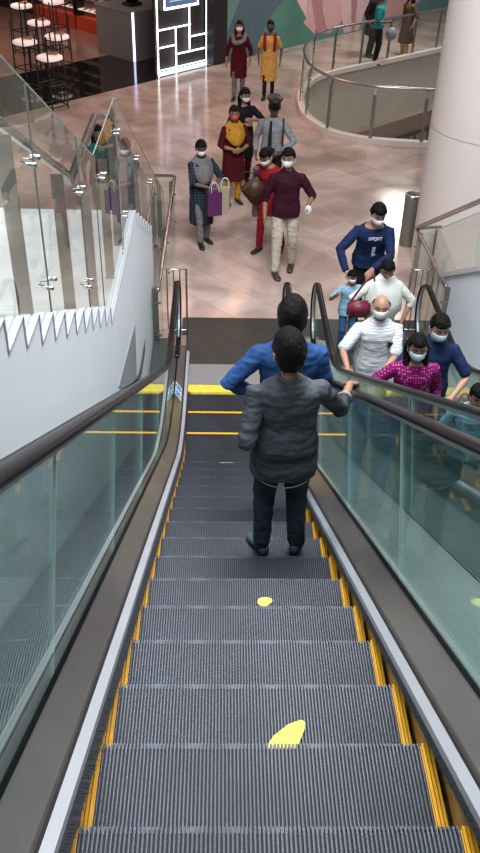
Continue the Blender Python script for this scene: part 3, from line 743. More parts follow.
def person(label, pos, face, h, top, bottom, hair='short', mask='mask_white', skin='skinA', female=False, L=None, Rr=None, lean=0, head=(0, 0, 0), legs=None, shoes='black', voxel=.010, handL={}, handR={}, bulk=1.0, twist=0, hs_=1.08, hv=1.0, al=1.0):
    """face: heading in degrees, 0 looks along +y.  lengths in a 1.7 m frame."""
    global CN; CN += 1
    k = h/1.7
    W2L = (Matrix.Translation(pos) @ Matrix.Rotation(R(face), 4, 'Z') @ Matrix.Scale(k, 4)).inverted()
    def loc(p):
        if p[0] == 'w': return W2L @ V(p[1:])
        return V(p)
    fw = .93 if female else 1.0
    lr = R(lean)
    def T(p):
        p = V(p); a = lr*max(0, min(1, (p.z-.88)/.35))
        if a == 0: return p
        piv = V((0, 0, .93)); q = p-piv
        return piv+Matrix.Rotation(-a, 3, 'X') @ q
    nb = V((0, -.005, 1.47))
    HR = Matrix.Rotation(R(head[1]), 3, 'Z') @ Matrix.Rotation(-R(head[0]), 3, 'X') @ Matrix.Rotation(R(head[2]), 3, 'Y')
    nbT = T(nb)
    def Hd(p): return nbT+HR @ ((V(p)-nb)*hs_)
    H4 = Matrix.Translation(nbT) @ HR.to_4x4() @ Matrix.Scale(hs_, 4) @ Matrix.Translation(-nb)
    sx = .175*fw*bulk
    sh = {1: T((sx, 0, 1.352)), -1: T((-sx, 0, 1.352))}
    def ik(a, b, l1, l2, pole):
        d = b-a; D = d.length
        if D > (l1+l2)*.995: b = a+d.normalized()*(l1+l2)*.995; d = b-a; D = d.length
        x = (l1*l1-l2*l2+D*D)/(2*D); hgt = math.sqrt(max(0, l1*l1-x*x)); dn = d.normalized()
        pl = V(pole); pl = (pl-dn*pl.dot(dn)).normalized()
        return a+dn*x+pl*hgt, b
    arms = {}
    for s, spec in ((-1, L), (1, Rr)):
        spec = spec or {}
        w = loc(spec.get('w', (s*.26, .05, .86))); pole = V(spec.get('pole', (s*.5, -.8, -.1)))
        e, w = ik(sh[s], w, .30*al, .26*al, pole); arms[s] = (sh[s], e, w)
    legp = {}
    for s in (-1, 1):
        hp = V((s*.088*fw, 0, .90)); sp = (legs or {}).get(s, {})
        an = loc(sp.get('a', (s*.095, -.01, .085))); kn, an = ik(hp, an, .42, .405, V(sp.get('pole', (s*.1, 1, 0)))); legp[s] = (hp, kn, an, R(sp.get('toe', s*-10)))
    # ---- body
    B = bmesh.new()
    def torso(bm, rows, off=0.):
        rings = []
        for i, (z, rx, ry, cy_) in enumerate(rows):
            c = T((0, cy_, z)); 
            a = lr*max(0, min(1, (z-.88)/.35))
            ay = Matrix.Rotation(-a, 3, 'X') @ V((0, 1, 0))
            rings.append(ring(c, V((1, 0, 0))*(rx*fw*bulk+off), ay*(ry*bulk+off), 24, .88))
        loft(bm, rings)
    hipw = 1.08 if female else 1
    base = [(.84, .10*hipw, .085, 0), (.90, .160*hipw, .105, 0), (.97, .163*hipw, .112, -.005), (1.07, .140, .098, 0), (1.18, .150, .104, .005), (1.28, .164, .110, .008), (1.34, .166, .102, .002), (1.38, .145, .086, -.004), (1.41, .105, .070, -.006), (1.44, .066, .060, -.005)]
    torso(B, base)
    tube(B, [T((0, -.01, 1.40)), nbT, Hd((0, .005, 1.54))], [.062*fw, .054*fw, .054*fw], 16)
    def headfn(d, p):
        if d.z < -.2 and d.y > 0: p.x *= 1-.25*min(1, (-d.z-.2)); 
        return p
    ellipsoid(B, (0, .012, 1.60), (.074, .093, .105), 28, 18, headfn, H4)
    ellipsoid(B, (0, .040, 1.545), (.052, .058, .052), 20, 12, None, H4)
    ellipsoid(B, (0, .102, 1.582), (.013, .020, .022), 10, 8, None, H4)      # nose
    ellipsoid(B, (0, .088, 1.543), (.022, .012, .010), 10, 8, None, H4)      # lips
    for s in (-1, 1): ellipsoid(B, (s*.076, .005, 1.588), (.012, .02, .032), 10, 8, None, H4)
    for s in (-1, 1):
        a, e, w = arms[s]
        tube(B, [a*.9+T((0, 0, 1.33))*.1, a, a.lerp(e, .5), e, e.lerp(w, .35), w], [.038, .044*bulk, .041*bulk, .036, .036, .025], 14)
        hs = handL if s < 0 else handR
        d = loc_dir(hs.get('dir'), W2L) if hs.get('dir') else (w-e).normalized()
        nrm = loc_dir(hs.get('n'), W2L) if hs.get('n') else V((-s, .1, 0))
        nrm = (nrm-d*nrm.dot(d)).normalized(); lat = d.cross(nrm).normalized()
        # thumb goes towards body front (+y) by default
        tdir = loc_dir(hs.get('thumb'), W2L) if hs.get('thumb') else V((0, 1, 0))
        if lat.dot(tdir) < 0: lat = -lat
        curl = hs.get('curl', .45)
        w2 = w+d*.01
        loft(B, [ring(w2+d*o, lat*a_, nrm*b_, 14) for o, a_, b_ in ((-.02, .024, .020), (.01, .028, .018), (.05, .038, .016), (.085, .040, .014), (.098, .034, .010))])
        for i, (ln, of) in enumerate(((.072, .029), (.080, .010), (.075, -.010), (.058, -.029))):
            p = w2+d*.085+lat*of; dd = (d+lat*of*2.2).normalized(); pts = [p-dd*.02, p]
            for j, f in enumerate((.45, .32, .25)):
                ax = dd.cross(nrm).normalized(); dd = (Matrix.Rotation(curl*(.7 if j == 0 else 1), 3, ax) @ dd).normalized(); p = p+dd*ln*f; pts.append(p)
            tube(B, pts, [.0095, .0095, .0088, .008, .0068], 8)
        p = w2+d*.025+lat*.024; dd = (lat*.8+d*.6+nrm*.25).normalized(); pts = [p-dd*.015, p, p+dd*.035]; dd = (dd+d*.5+nrm*.3*(1+curl)).normalized(); pts += [pts[-1]+dd*.028]
        tube(B, pts, [.013, .0125, .0105, .008], 8)
    for s in (-1, 1):
        hp, kn, an, toe = legp[s]
        tube(B, [hp, hp.lerp(kn, .5), kn, kn.lerp(an, .35), an], [.078, .068, .052, .050, .034], 14)
        f = V((math.sin(-toe), math.cos(toe), 0)); up = V((0, 0, 1)); sd = f.cross(up)
        loft(B, [ring(an+f*o+up*z_, sd*w_, up*h_, 12) for o, z_, w_, h_ in ((-.05, -.05, .025, .03), (.0, -.04, .034, .045), (.06, -.055, .038, .03), (.12, -.065, .042, .018), (.165, -.068, .03, .012))])
    body_me = bake('person', B, [M[skin]], voxel*.75 if voxel < .009 else voxel*.85, 2)
    root = bpy.data.objects.new('person', body_me); COL.objects.link(root)
    root.matrix_world = Matrix.Translation(pos) @ Matrix.Rotation(R(face), 4, 'Z') @ Matrix.Scale(k, 4)
    tag(root, label, 'person')
    def child(name, me):
        o = bpy.data.objects.new(name, me); COL.objects.link(o); o.parent = root; return o
    # ---- top garment
    hem = top.get('hem', .80); fl = top.get('flare', 0.); loose = top.get('loose', .018)
    rows = [r_ for r_ in base if r_[0] > hem+.03 and r_[0] < (1.445 if top.get('collar') else 1.42)]
    rows = [(z, rx+(.012 if z < 1.15 else 0), ry+(.010 if z < 1.15 else 0), c) for z, rx, ry, c in rows]
    hr_ = []
    if hem < .82:
        for t in (0, .33, .66):
            z = hem+(.86-hem)*t
            hr_.append((z, .172*hipw+.0+fl*(1-t)+(.006), .122+fl*.7*(1-t)+(.045*(1-t) if hem < .6 else 0), .01*(1-t)))
        rows = [r_ for r_ in rows if r_[0] > .88]
    else: hr_ = [(hem, .170*hipw, .118, 0)]
    rows = hr_+rows
    G = bmesh.new(); torso(G, rows, loose)
    sl = top.get('sleeve', .5)
    for s in (-1, 1):
        a, e, w = arms[s]; st = top.get('sl_r', 1.0); sl = top.get('sleeveR' if s > 0 else 'sleeveL', top.get('sleeve', .5))
        pts = [a*.72+T((0, 0, 1.36))*.28, a]; rad = [.055, .062*bulk]
        if sl <= .5:
            t = sl/.5; pts += [a.lerp(e, t*.5), a.lerp(e, t)]; rad += [.062*st*bulk, .058*st*bulk]
        else:
            t = (sl-.5)/.5; pts += [a.lerp(e, .5), e, e.lerp(w, t*.5), e.lerp(w, t)]; rad += [.062*st, .056*st, .050*st, .042*st]
        tube(G, pts, rad, 16)
    if top.get('collar'):
        for zz_, rr_ in ((1.436, .068), (1.452, .064)):
            c = T((0, -.004, zz_)); rr = []
            for a in range(25):
                t = R(a*360/24); rr.append(c+V((math.sin(t)*rr_, math.cos(t)*rr_, -.016*math.cos(t))))
            tube(G, rr, .014, 8)
    gme = bake('top', G, [top['m'] if not isinstance(top['m'], str) else M[top['m']]], voxel, 3, top.get('wr', .006), 11, CN)
    child(top.get('name', 'shirt'), gme)
    # ---- bottom garment
    if bottom:
        G = bmesh.new(); torso(G, [(.83, .12*hipw, .095, 0), (.90, .162*hipw, .108, 0), (.98, .160*hipw, .108, 0), (1.02, .15, .10, 0)], .012)
        ra = bottom.get('r', 1.0); cut = bottom.get('cut', .97)
        for s in (-1, 1):
            hp, kn, an, toe = legp[s]
            tube(G, [hp, hp.lerp(kn, .5), kn, kn.lerp(an, .5), kn.lerp(an, cut)], [.090, .082*ra, .068*ra, .060*ra, .054*ra], 16)
        child(bottom.get('name', 'trousers'), bake('bottom', G, [bottom['m'] if not isinstance(bottom['m'], str) else M[bottom['m']]], voxel, 3, .006, 14, CN+50))
    # ---- shoes
    if shoes:
        for s in (-1, 1):
            hp, kn, an, toe = legp[s]; f = V((math.sin(-toe), math.cos(toe), 0)); up = V((0, 0, 1)); sd = f.cross(up); G = bmesh.new()
            loft(G, [ring(an+f*o+up*z_, sd*w_, up*h_, 14) for o, z_, w_, h_ in ((-.065, -.055, .024, .026), (-.045, -.045, .036, .040), (.0, -.045, .040, .040), (.05, -.052, .043, .033), (.11, -.062, .048, .023), (.155, -.066, .042, .019), (.185, -.070, .022, .013))])
            me = bpy.data.meshes.new('shoe'); bmesh.ops.recalc_face_normals(G, faces=G.faces[:]); G.to_mesh(me); G.free(); me.materials.append(M[shoes] if isinstance(shoes, str) else shoes)
            for p in me.polygons: p.use_smooth = True
            child('shoe', me)
    # ---- hair
    G = bmesh.new(); sd_ = CN*5.3
    def hairfn(d, p):
        face_ = (d.y > .28 and d.z < .50) or d.z < -.78 or (d.z < -.35 and d.y > -.25)
        side = d.y > .0 and d.z < .0 and hair != 'open'
        f = 1.15+.06*noise.noise(V((d.x*4+sd_, d.y*4, d.z*4)))+.035*noise.noise(d*12)+.02*noise.noise(d*26)
        if d.z > .1: f += .06*hv
        elif d.y < -.2: f += .03*hv
        if face_ or side: f = .86
        if hair == 'bald' and (d.z > .15 or d.y > .05): f = .86
        return p*f
    ellipsoid(G, (0, .008, 1.602), (.074, .093, .105), 44, 30, hairfn, H4)
    if hair == 'open':
        for s in (-1, 1):
            pts = [Hd((s*.05, -.045, 1.62)), Hd((s*.078, -.03, 1.53)), T((s*.085, .02, 1.42)), T((s*.085, .085, 1.30))]
            tube(G, curve_pts(pts, 4), [.042]*5+[.034]*4+[.03]*4, 12)
        tube(G, curve_pts([Hd((0, -.06, 1.62)), Hd((0, -.085, 1.52)), T((0, -.10, 1.40)), T((0, -.115, 1.22))], 4), [.062]*5+[.075]*4+[.06]*4, 14, .55)
    if hair == 'tail':
        tube(G, curve_pts([Hd((0, -.07, 1.60)), Hd((0, -.10, 1.54)), T((0, -.125, 1.40)), T((.0, -.135, 1.15))], 4), [.03]*5+[.028]*4+[.02]*4, 10)
    if hair == 'side':
        tube(G, curve_pts([Hd((-.03, -.06, 1.60)), Hd((-.06, -.06, 1.53)), T((-.10, -.03, 1.42)), T((-.11, .06, 1.28))], 4), [.035]*5+[.032]*4+[.024]*4, 10)
    if hair == 'bun': ellipsoid(G, (0, -.115, 1.60), (.04, .035, .04), 14, 10, None, H4)
    me = bpy.data.meshes.new('hair'); bmesh.ops.recalc_face_normals(G, faces=G.faces[:]); G.to_mesh(me); G.free(); me.materials.append(M['hair'])
    for p in me.polygons: p.use_smooth = True
    child('hair', me)
    # ---- face mask, eyes, brows
    if mask:
        G = bmesh.new(); rows_ = []
        NA, NZ = 16, 8
        for j in range(NZ+1):
            t = j/NZ; z = 1.602-.088*t; row = []
            for i in range(NA+1):
                u = -1+2*i/NA; a = u*R(72)
                zz = 1.565+(z-1.565)*(1-.45*abs(u)**1.5)
                bulge = (1-u*u)*(.016+.018*math.sin(math.pi*min(1, t*1.0)))*(1 if t < .9 else .6)
                row.append(G.verts.new(Hd((math.sin(a)*.072, .020+math.cos(a)*(.083-.015*t)+bulge, zz))))
            rows_.append(row)
        for j in range(NZ):
            for i in range(NA): G.faces.new((rows_[j][i], rows_[j][i+1], rows_[j+1][i+1], rows_[j+1][i]))
        me = bpy.data.meshes.new('mask'); G.to_mesh(me); G.free(); me.materials.append(M[mask])
        for p in me.polygons: p.use_smooth = True
        mo = child('face_mask', me); so = mo.modifiers.new('s', 'SOLIDIFY'); so.thickness = .003
        for s in (-1, 1):
            G = bmesh.new()
            for z in (1.585, 1.55): tube(G, curve_pts([Hd((s*.068, .04, z)), Hd((s*.083, .015, z+.01)), Hd((s*.086, -.012, 1.60))], 3), .0022, 6)
            me = bpy.data.meshes.new('ear_loop'); G.to_mesh(me); G.free(); me.materials.append(M[mask]); x = bpy.data.objects.new('ear_loop', me); COL.objects.link(x); x.parent = mo
    for s in (-1, 1):
        G = bmesh.new(); ellipsoid(G, (s*.030, .092, 1.612), (.012, .009, .0045), 12, 8, None, H4)
        me = bpy.data.meshes.new('eye'); G.to_mesh(me); G.free(); me.materials.append(M['eyew']); eo = child('eye', me)
        G = bmesh.new(); ellipsoid(G, (s*.030, .0975, 1.611), (.0065, .004, .0042), 10, 8, None, H4)
        me = bpy.data.meshes.new('iris'); G.to_mesh(me); G.free(); me.materials.append(M['eye']); io = bpy.data.objects.new('iris', me); COL.objects.link(io); io.parent = eo
        G = bmesh.new(); tube(G, [Hd((s*.013, .102, 1.630)), Hd((s*.03, .101, 1.636)), Hd((s*.050, .088, 1.630))], .0042, 6)
        me = bpy.data.meshes.new('eyebrow'); G.to_mesh(me); G.free(); me.materials.append(M['hair']); child('eyebrow', me)
    info = dict(root=root, T=T, Hd=Hd, k=k, arms=arms, W=Matrix.Translation(pos) @ Matrix.Rotation(R(face), 4, 'Z') @ Matrix.Scale(k, 4), child=child, legp=legp)
    return info
def loc_dir(d, W2L):
    if d is None: return None
    if d[0] == 'w': return (W2L.to_3x3() @ V(d[1:])).normalized()
    return V(d).normalized()
def part(info, name, bm, m, smooth=True, label=None):
    me = bpy.data.meshes.new(name); bmesh.ops.recalc_face_normals(bm, faces=bm.faces[:]); bm.to_mesh(me); bm.free(); me.materials.append(m if not isinstance(m, str) else M[m])
    if smooth:
        for p in me.polygons: p.use_smooth = True
    o = info['child'](name, me)
    if label: o['label'] = label
    return o

C_ = lambda n, c, r=.8, v=.2, sc=14, **k: mat(n, c, r, 0, v, sc, .25, 60, spec=.12, **k)
def pattern_mat(name, base, kind, col2, scale):
    m = mat(name, base, .85, spec=.12); nt = m.node_tree; N = nt.nodes.new; L = nt.links.new; b = nt.nodes['Principled BSDF']
    tc = N('ShaderNodeTexCoord'); mp = N('ShaderNodeMapping'); L(tc.outputs['Object'], mp.inputs[0]); mp.inputs['Scale'].default_value = scale
    mx = N('ShaderNodeMix'); mx.data_type = 'RGBA'; mx.inputs[6].default_value = (*base, 1); mx.inputs[7].default_value = (*col2, 1)
    if kind == 'dots':
        t = N('ShaderNodeTexVoronoi'); t.inputs['Scale'].default_value = 1; t.inputs['Randomness'].default_value = .15; L(mp.outputs[0], t.inputs['Vector'])
        lt = N('ShaderNodeMath'); lt.operation = 'LESS_THAN'; lt.inputs[1].default_value = .30; L(t.outputs['Distance'], lt.inputs[0]); L(lt.outputs[0], mx.inputs[0])
    elif kind == 'stripes':
        t = N('ShaderNodeTexWave'); t.bands_direction = 'Z'; t.inputs['Scale'].default_value = 1; t.inputs['Distortion'].default_value = .6; L(mp.outputs[0], t.inputs['Vector'])
        gt = N('ShaderNodeMath'); gt.operation = 'GREATER_THAN'; gt.inputs[1].default_value = .80; L(t.outputs['Fac'], gt.inputs[0]); L(gt.outputs[0], mx.inputs[0])
    elif kind == 'check':
        s = N('ShaderNodeSeparateXYZ'); L(mp.outputs[0], s.inputs[0]); outs = []
        for ax in ('X', 'Z'):
            f = N('ShaderNodeMath'); f.operation = 'FRACT'; L(s.outputs[ax], f.inputs[0]); g = N('ShaderNodeMath'); g.operation = 'LESS_THAN'; g.inputs[1].default_value = .22; L(f.outputs[0], g.inputs[0]); outs.append(g)
        mm = N('ShaderNodeMath'); mm.operation = 'MAXIMUM'; L(outs[0].outputs[0], mm.inputs[0]); L(outs[1].outputs[0], mm.inputs[1]); L(mm.outputs[0], mx.inputs[0])
    L(mx.outputs[2], b.inputs['Base Color']); return m

DENIM = C_('dark_denim', (.022, .035, .050), .8, .35, 9)
BLUEJ = C_('blue_jeans', (.05, .13, .28), .8, .3, 9)
GREYSH = mat('charcoal_shirt', (.055, .062, .074), .75, 0, .6, 6, .35, 40, stretch=(.6, .6, 2.4), spec=.15)
BLUESH = mat('blue_denim_shirt', (.022, .068, .20), .7, 0, .35, 7, .3, 40, spec=.15)
BLK = C_('black_cloth', (.012, .012, .014)); MAR = C_('maroon_cloth', (.075, .007, .011)); DMAR = C_('dark_maroon_shirt', (.038, .008, .018))
MUST = C_('mustard_cloth', (.55, .25, .03)); CREAM = C_('cream_chinos', (.52, .46, .38)); GREY = C_('grey_cloth', (.18, .17, .17)); LGREY = C_('pale_grey_uniform', (.26, .27, .28))
REDC = C_('red_cloth', (.26, .014, .02)); YEL = C_('yellow_kurta', (.62, .36, .10)); NAVY = C_('navy_cloth', (.013, .024, .075)); OFFW = C_('offwhite_cloth', (.62, .66, .60), .85, .06)
TEAL = C_('teal_cloth', (.02, .24, .28)); BRN = C_('brown_cloth', (.10, .06, .035)); PBLUE = C_('pale_blue_cloth', (.25, .42, .58))
MAG = pattern_mat('magenta_dotted', (.17, .006, .09), 'dots', (.42, .18, .30), (40, 40, 40)); STR = pattern_mat('white_striped', (.68, .70, .72), 'stripes', (.38, .43, .50), (1, 1, 13))
CHK = pattern_mat('dark_check', (.012, .016, .034), 'check', (.05, .07, .085), (22, 22, 22))

# 1 boy in front
boy = person('boy in charcoal shirt and dark jeans seen from behind, hand on the rail', (.378, 3.90, 1.868), 4, 1.50,
    dict(m=GREYSH, hem=.73, sleeve=.86, sleeveL=.80, sleeveR=.70, collar=True, name='shirt', wr=.010, loose=.022), dict(m=DENIM, name='jeans', r=1.12), 'short', 'mask_white', 'skinA',
    L=dict(w=('w', .150, 3.95, 2.69), pole=(-.15, -1, 0)), al=1.1, Rr=dict(w=('w', .775, 4.28, 2.86), pole=(.3, -.4, -1)), head=(8, 12, 0), hs_=1.17, hv=1.3, bulk=1.12, shoes=mat('sandal_teal', (.03, .06, .08), .5), voxel=.008,
    handR=dict(dir=('w', .45, .95, -.50), n=('w', 0, -.3, -1), curl=.45, thumb=('w', -1, .3, 0)), legs={-1: dict(a=(-.12, 0, .085), toe=22), 1: dict(a=(.12, 0, .085), toe=-22)})
def band_at(info, s, t, r, m, name):
    a, e, w = info['arms'][s]; p = e.lerp(w, t); d = (w-e).normalized(); G = bmesh.new(); sd = d.cross(V((0, 1, .2))).normalized(); up = sd.cross(d)
    loft(G, [ring(p+d*o, sd*q, up*q, 16) for o, q in ((-.010, r-.003), (-.008, r), (.008, r), (.010, r-.003))]); part(info, name, G, m)
band_at(boy, -1, .96, .034, 'black', 'wristwatch')
# pale cuff of the boy's sleeve and shirt details
for s in (1,): band_at(boy, s, .43, .052, C_('pale_cuff', (.22, .23, .26)), 'shirt_cuff')
def hemline(info, z, rx, ry, m, name='hem_piping'):
    G = bmesh.new(); pts = [V((rx*math.cos(t), ry*math.sin(t), z+.018*math.cos(2*t))) for t in [2*math.pi*i/40 for i in range(41)]]; tube(G, pts, .004, 6); part(info, name, G, m)
hemline(boy, .715, .205, .150, GREY)

# 2 man in blue shirt ahead
man = person('man in bright blue shirt on the escalator, left hand on his hip', (.48, 5.04, 1.175), 2, 1.80,
    dict(m=BLUESH, hem=.78, sleeve=.92, collar=True, wr=.010, loose=.024), dict(m=BLUEJ, name='jeans'), 'short', 'mask_white', 'skinA', bulk=1.06,
    L=dict(w=(-.20, .05, 1.03), pole=(-1, -.45, .0)), Rr=dict(w=('w', .80, 5.32, 2.24), pole=(.1, -.7, -1)), head=(4, -6, 0), hs_=1.10, hv=1.4, voxel=.009,
    handL=dict(dir=(.8, .3, -.4), n=(.5, .5, .6), curl=.4), handR=dict(dir=('w', 0, .9, -.45), n=('w', 0, -.4, -1), curl=.5, thumb=('w', -1, .3, 0)))
band_at(man, -1, .97, .034, 'black', 'wristwatch')

# 3 maroon shirt man walking on the mall floor
p3 = person('man in dark maroon shirt and cream trousers walking towards the escalators', (.915, 11.62, 0), 178, 1.80,
    dict(m=DMAR, hem=.83, sleeve=.62, collar=True), dict(m=CREAM, r=1.05), 'short', 'mask_white', 'skinA', head=(6, -14, 0),
    Rr=dict(w=(.28, .10, .84), pole=(.5, -.8, 0)), L=dict(w=(-.27, .26, 1.08), pole=(-.5, -.8, -.3)), handL=dict(dir=(-.1, 1, .1), n=(.6, 0, -.6), curl=.6),
    legs={-1: dict(a=(-.12, -.12, .10), toe=-8), 1: dict(a=(.11, .14, .085), toe=18)}, shoes=mat('brown_loafer', (.05, .028, .02), .4), voxel=.011)
G = bmesh.new(); ellipsoid(G, (0, 0, 0), (.05, .03, .07), 12, 8, lambda d, p: p*(1+.15*noise.noise(d*3))); o = obj('paper_bag', G, M['white'], smooth=True)
o.location = p3['W'] @ (p3['arms'][-1][2]+V((0, .12, -.02))); tag(o, 'small crumpled white bag in the hand of the maroon shirt man', 'bag')

# 4 woman bending behind him with a brown bag
p4 = person('person in red top and grey shawl half hidden behind the maroon shirt man', (.74, 12.35, 0), 150, 1.66,
    dict(m=REDC, hem=.62, sleeve=.6, name='kurta'), dict(m=REDC, r=.95), 'bun', 'mask_white', 'skinA', True, lean=16, head=(30, 0, 0), shoes='black', voxel=.013, legs={-1: dict(a=(-.16, -.15, .085)), 1: dict(a=(.12, .1, .085))})
G = bmesh.new(); tube(G, curve_pts([p4['T']((.17, .06, 1.36)), p4['T']((.20, .02, 1.15)), V((.24, .03, .85)), V((.25, .03, .55))], 4), [.06]*5+[.06]*4+[.05]*4, 10, .5); part(p4, 'shawl', G, GREY)
G = bmesh.new(); box(G, (-.17, -.06, -.16), (.17, .06, .16)); bmesh.ops.bevel(G, geom=G.edges[:], offset=.03, segments=2, affect='EDGES')
r = empty('shoulder_bag', (.50, 12.25, 1.0)); tag(r, 'large brown shoulder bag carried beside the red and grey clothed person', 'bag'); obj('body', G, mat('brown_leather', (.06, .022, .012), .5, 0, .2, 10), r, True); r.rotation_euler = (0, R(-38), R(10))
G = bmesh.new(); tube(G, curve_pts([(-.15, 0, .15), (-.06, 0, .30), (.06, 0, .30), (.15, 0, .15)], 5), .007, 8); obj('strap', G, M['black'], r, True)

# 5 guard
p5 = person('security guard in peaked black cap, grey shirt and black tie', (.83, 14.1, 0), 160, 1.76,
    dict(m=LGREY, hem=.90, sleeve=.9, collar=True), dict(m=BLK), 'short', None, 'skinC', head=(10, 25, 0), L=dict(w=(-.2, .2, 1.0), pole=(-1, -.4, -.3)), Rr=dict(w=(.22, .16, .92)), voxel=.012)
G = bmesh.new(); loft(G, [[p5['Hd'](q) for q in ring((0, y, z), (a, 0, 0), (0, b, 0), 24)] for z, a, b, y in ((1.645, .084, .104, .005), (1.69, .086, .106, .005), (1.735, .112, .132, .012), (1.75, .10, .12, .01))]); cap = part(p5, 'peaked_cap', G, 'black')
G = bmesh.new(); pts = [(math.sin(a)*r_, .01+math.cos(a)*(r_+.02)) for r_, rng in ((.086, range(-60, 61, 15)),) for a in [R(q) for q in rng]]
outr = [(math.sin(R(q))*.09, .055+math.cos(R(q))*.115) for q in range(60, -61, -15)]
extrude_poly(G, [p5['Hd']((x, y, 1.648)) for x, y in pts]+[p5['Hd']((x, y, 1.632)) for x, y in outr], (0, 0, .006)); part(p5, 'cap_peak', G, 'rubber', False)
G = bmesh.new(); T5 = p5['T']; extrude_poly(G, [T5(q) for q in ((-.018, .115, 1.42), (.018, .115, 1.42), (.034, .155, 1.05), (0, .155, 1.0), (-.034, .155, 1.05))], (0, .008, 0)); part(p5, 'necktie', G, 'black', False)
G = bmesh.new(); tube(G, curve_pts([T5((-.16, .0, 1.44)), T5((-.20, .10, 1.30)), T5((-.20, .12, 1.1)), T5((-.21, .0, 1.0))], 4), .014, 8); part(p5, 'bag_strap', G, 'black')
G = bmesh.new(); box(G, (-.09, .15, .86), (.05, .23, 1.02)); part(p5, 'pouch', G, 'black', False)

# 6 mustard dupatta woman
p6 = person('woman in long maroon kurta with mustard dupatta and mustard leggings', (.20, 14.25, 0), 200, 1.60,
    dict(m=MAR, hem=.46, sleeve=.62, flare=.01, name='kurta'), dict(m=MUST, name='leggings', r=.95), 'tail', 'mask_pink', 'skinA', True, head=(6, -14, 0), Rr=dict(w=(.06, .22, 1.04), pole=(1, -.3, -.3)), L=dict(w=(-.06, .22, 1.02), pole=(-1, -.3, -.3)), handL=dict(dir=(1, .3, 0), n=(0, -1, 0)), handR=dict(dir=(-1, .3, 0), n=(0, -1, 0)), voxel=.012)
def dupatta(info, m, drop=1.12, r=.045, name='dupatta'):
    T = info['T']; G = bmesh.new(); rings = []; n = 40
    for j, t in enumerate((0, .12, .3, .5, .7, .86, 1.0)):
        row = []
        for i in range(n):
            a = 2*math.pi*i/n; fr = max(0, math.sin(a)); sd = abs(math.cos(a))
            rx = .078+(.215-.078)*min(1, t*1.1); ry = .078+(.185-.078)*min(1, t*1.3)*fr+(.135-.078)*min(1, t*1.3)*(1-fr)
            z_top = 1.475-.03*fr
            z_bot = 1.375-.06*(1-fr)*(1-sd)-(1.375-drop)*fr**1.6-.05*sd
            x = math.cos(a)*rx*(1-.1*fr*t); y = math.sin(a)*ry+.01
            z = z_top+(z_bot-z_top)*t**1.3
            f = .006*math.sin(t*20)+.006*noise.noise(V((x*20, y*20, z*20)))
            k = 1+f/.15; row.append(T((x*k, y*k, z)))
        rings.append(row)
    loft(G, rings, False)
    me = bpy.data.meshes.new(name); bmesh.ops.recalc_face_normals(G, faces=G.faces[:]); G.to_mesh(me); G.free(); me.materials.append(m)
    for p in me.polygons: p.use_smooth = True
    o = info['child'](name, me); md = o.modifiers.new('s', 'SOLIDIFY'); md.thickness = .012
dupatta(p6, MUST, 1.10)
# 7 black kurta woman
p7 = person('woman in long black kurta standing behind the mustard dupatta woman', (.38, 15.25, 0), 195, 1.62,
    dict(m=BLK, hem=.50, sleeve=.62, name='kurta'), dict(m=MAR, name='leggings'), 'open', 'mask_white', 'skinA', True, head=(12, 10, 0), Rr=dict(w=(.08, .24, 1.15), pole=(1, -.3, -.3)), L=dict(w=(-.10, .24, 1.22), pole=(-1, -.3, -.3)), voxel=.013)
# 8 checked kurta woman with carrier bags
p8 = person('woman in dark checked kurta and grey shawl holding two carrier bags', (-.30, 12.62, 0), 205, 1.58,
    dict(m=CHK, hem=.36, sleeve=.55, name='kurta'), dict(m=GREY, name='leggings'), 'tail', 'mask_white', 'skinC', True, head=(14, -18, 0), Rr=dict(w=(-.02, .26, 1.03), pole=(1, -.3, -.3)), L=dict(w=(-.12, .24, 1.02), pole=(-1, -.3, -.3)), handR=dict(dir=(-1, .4, 0), n=(0, -.5, -1)), voxel=.011, legs={1: dict(a=(.08, .16, .085))})
dupatta(p8, GREY, 1.06, name='shawl')
def carrier(x, y, z, rz, m, m2, label, w=.24, hh=.30, d=.09):
    r = empty('carrier_bag', (x, y, z), rz); tag(r, label, 'bag')
    G = bmesh.new(); extrude_poly(G, [(-w/2, -d/2, 0), (w/2, -d/2, 0), (w/2, d/2, 0), (-w/2, d/2, 0)], (0, 0, hh)); obj('body', G, m, r)
    G = bmesh.new(); box(G, (w/2+.001, -d/2, 0), (w/2+.003, d/2, hh)); obj('side_gusset', G, m2, r)
    G = bmesh.new()
    for s in (-1, 1): tube(G, curve_pts([(-.06, s*d/2, hh), (-.04, s*.02, hh+.12), (.04, s*.02, hh+.12), (.06, s*d/2, hh)], 4), .004, 6)
    obj('handle', G, M['white'], r, True)
carrier(-.10, 12.33, .57, R(20), mat('purple_paper', (.10, .015, .10), .5), M['white'], 'purple and white paper carrier bag in the hand of the checked kurta woman', .22, .36, .10)
carrier(.06, 12.36, .66, R(-10), mat('beige_paper', (.40, .33, .22), .6), mat('beige_side', (.32, .27, .18), .6), 'pale beige carrier bag beside the purple paper bag', .14, .33, .08)

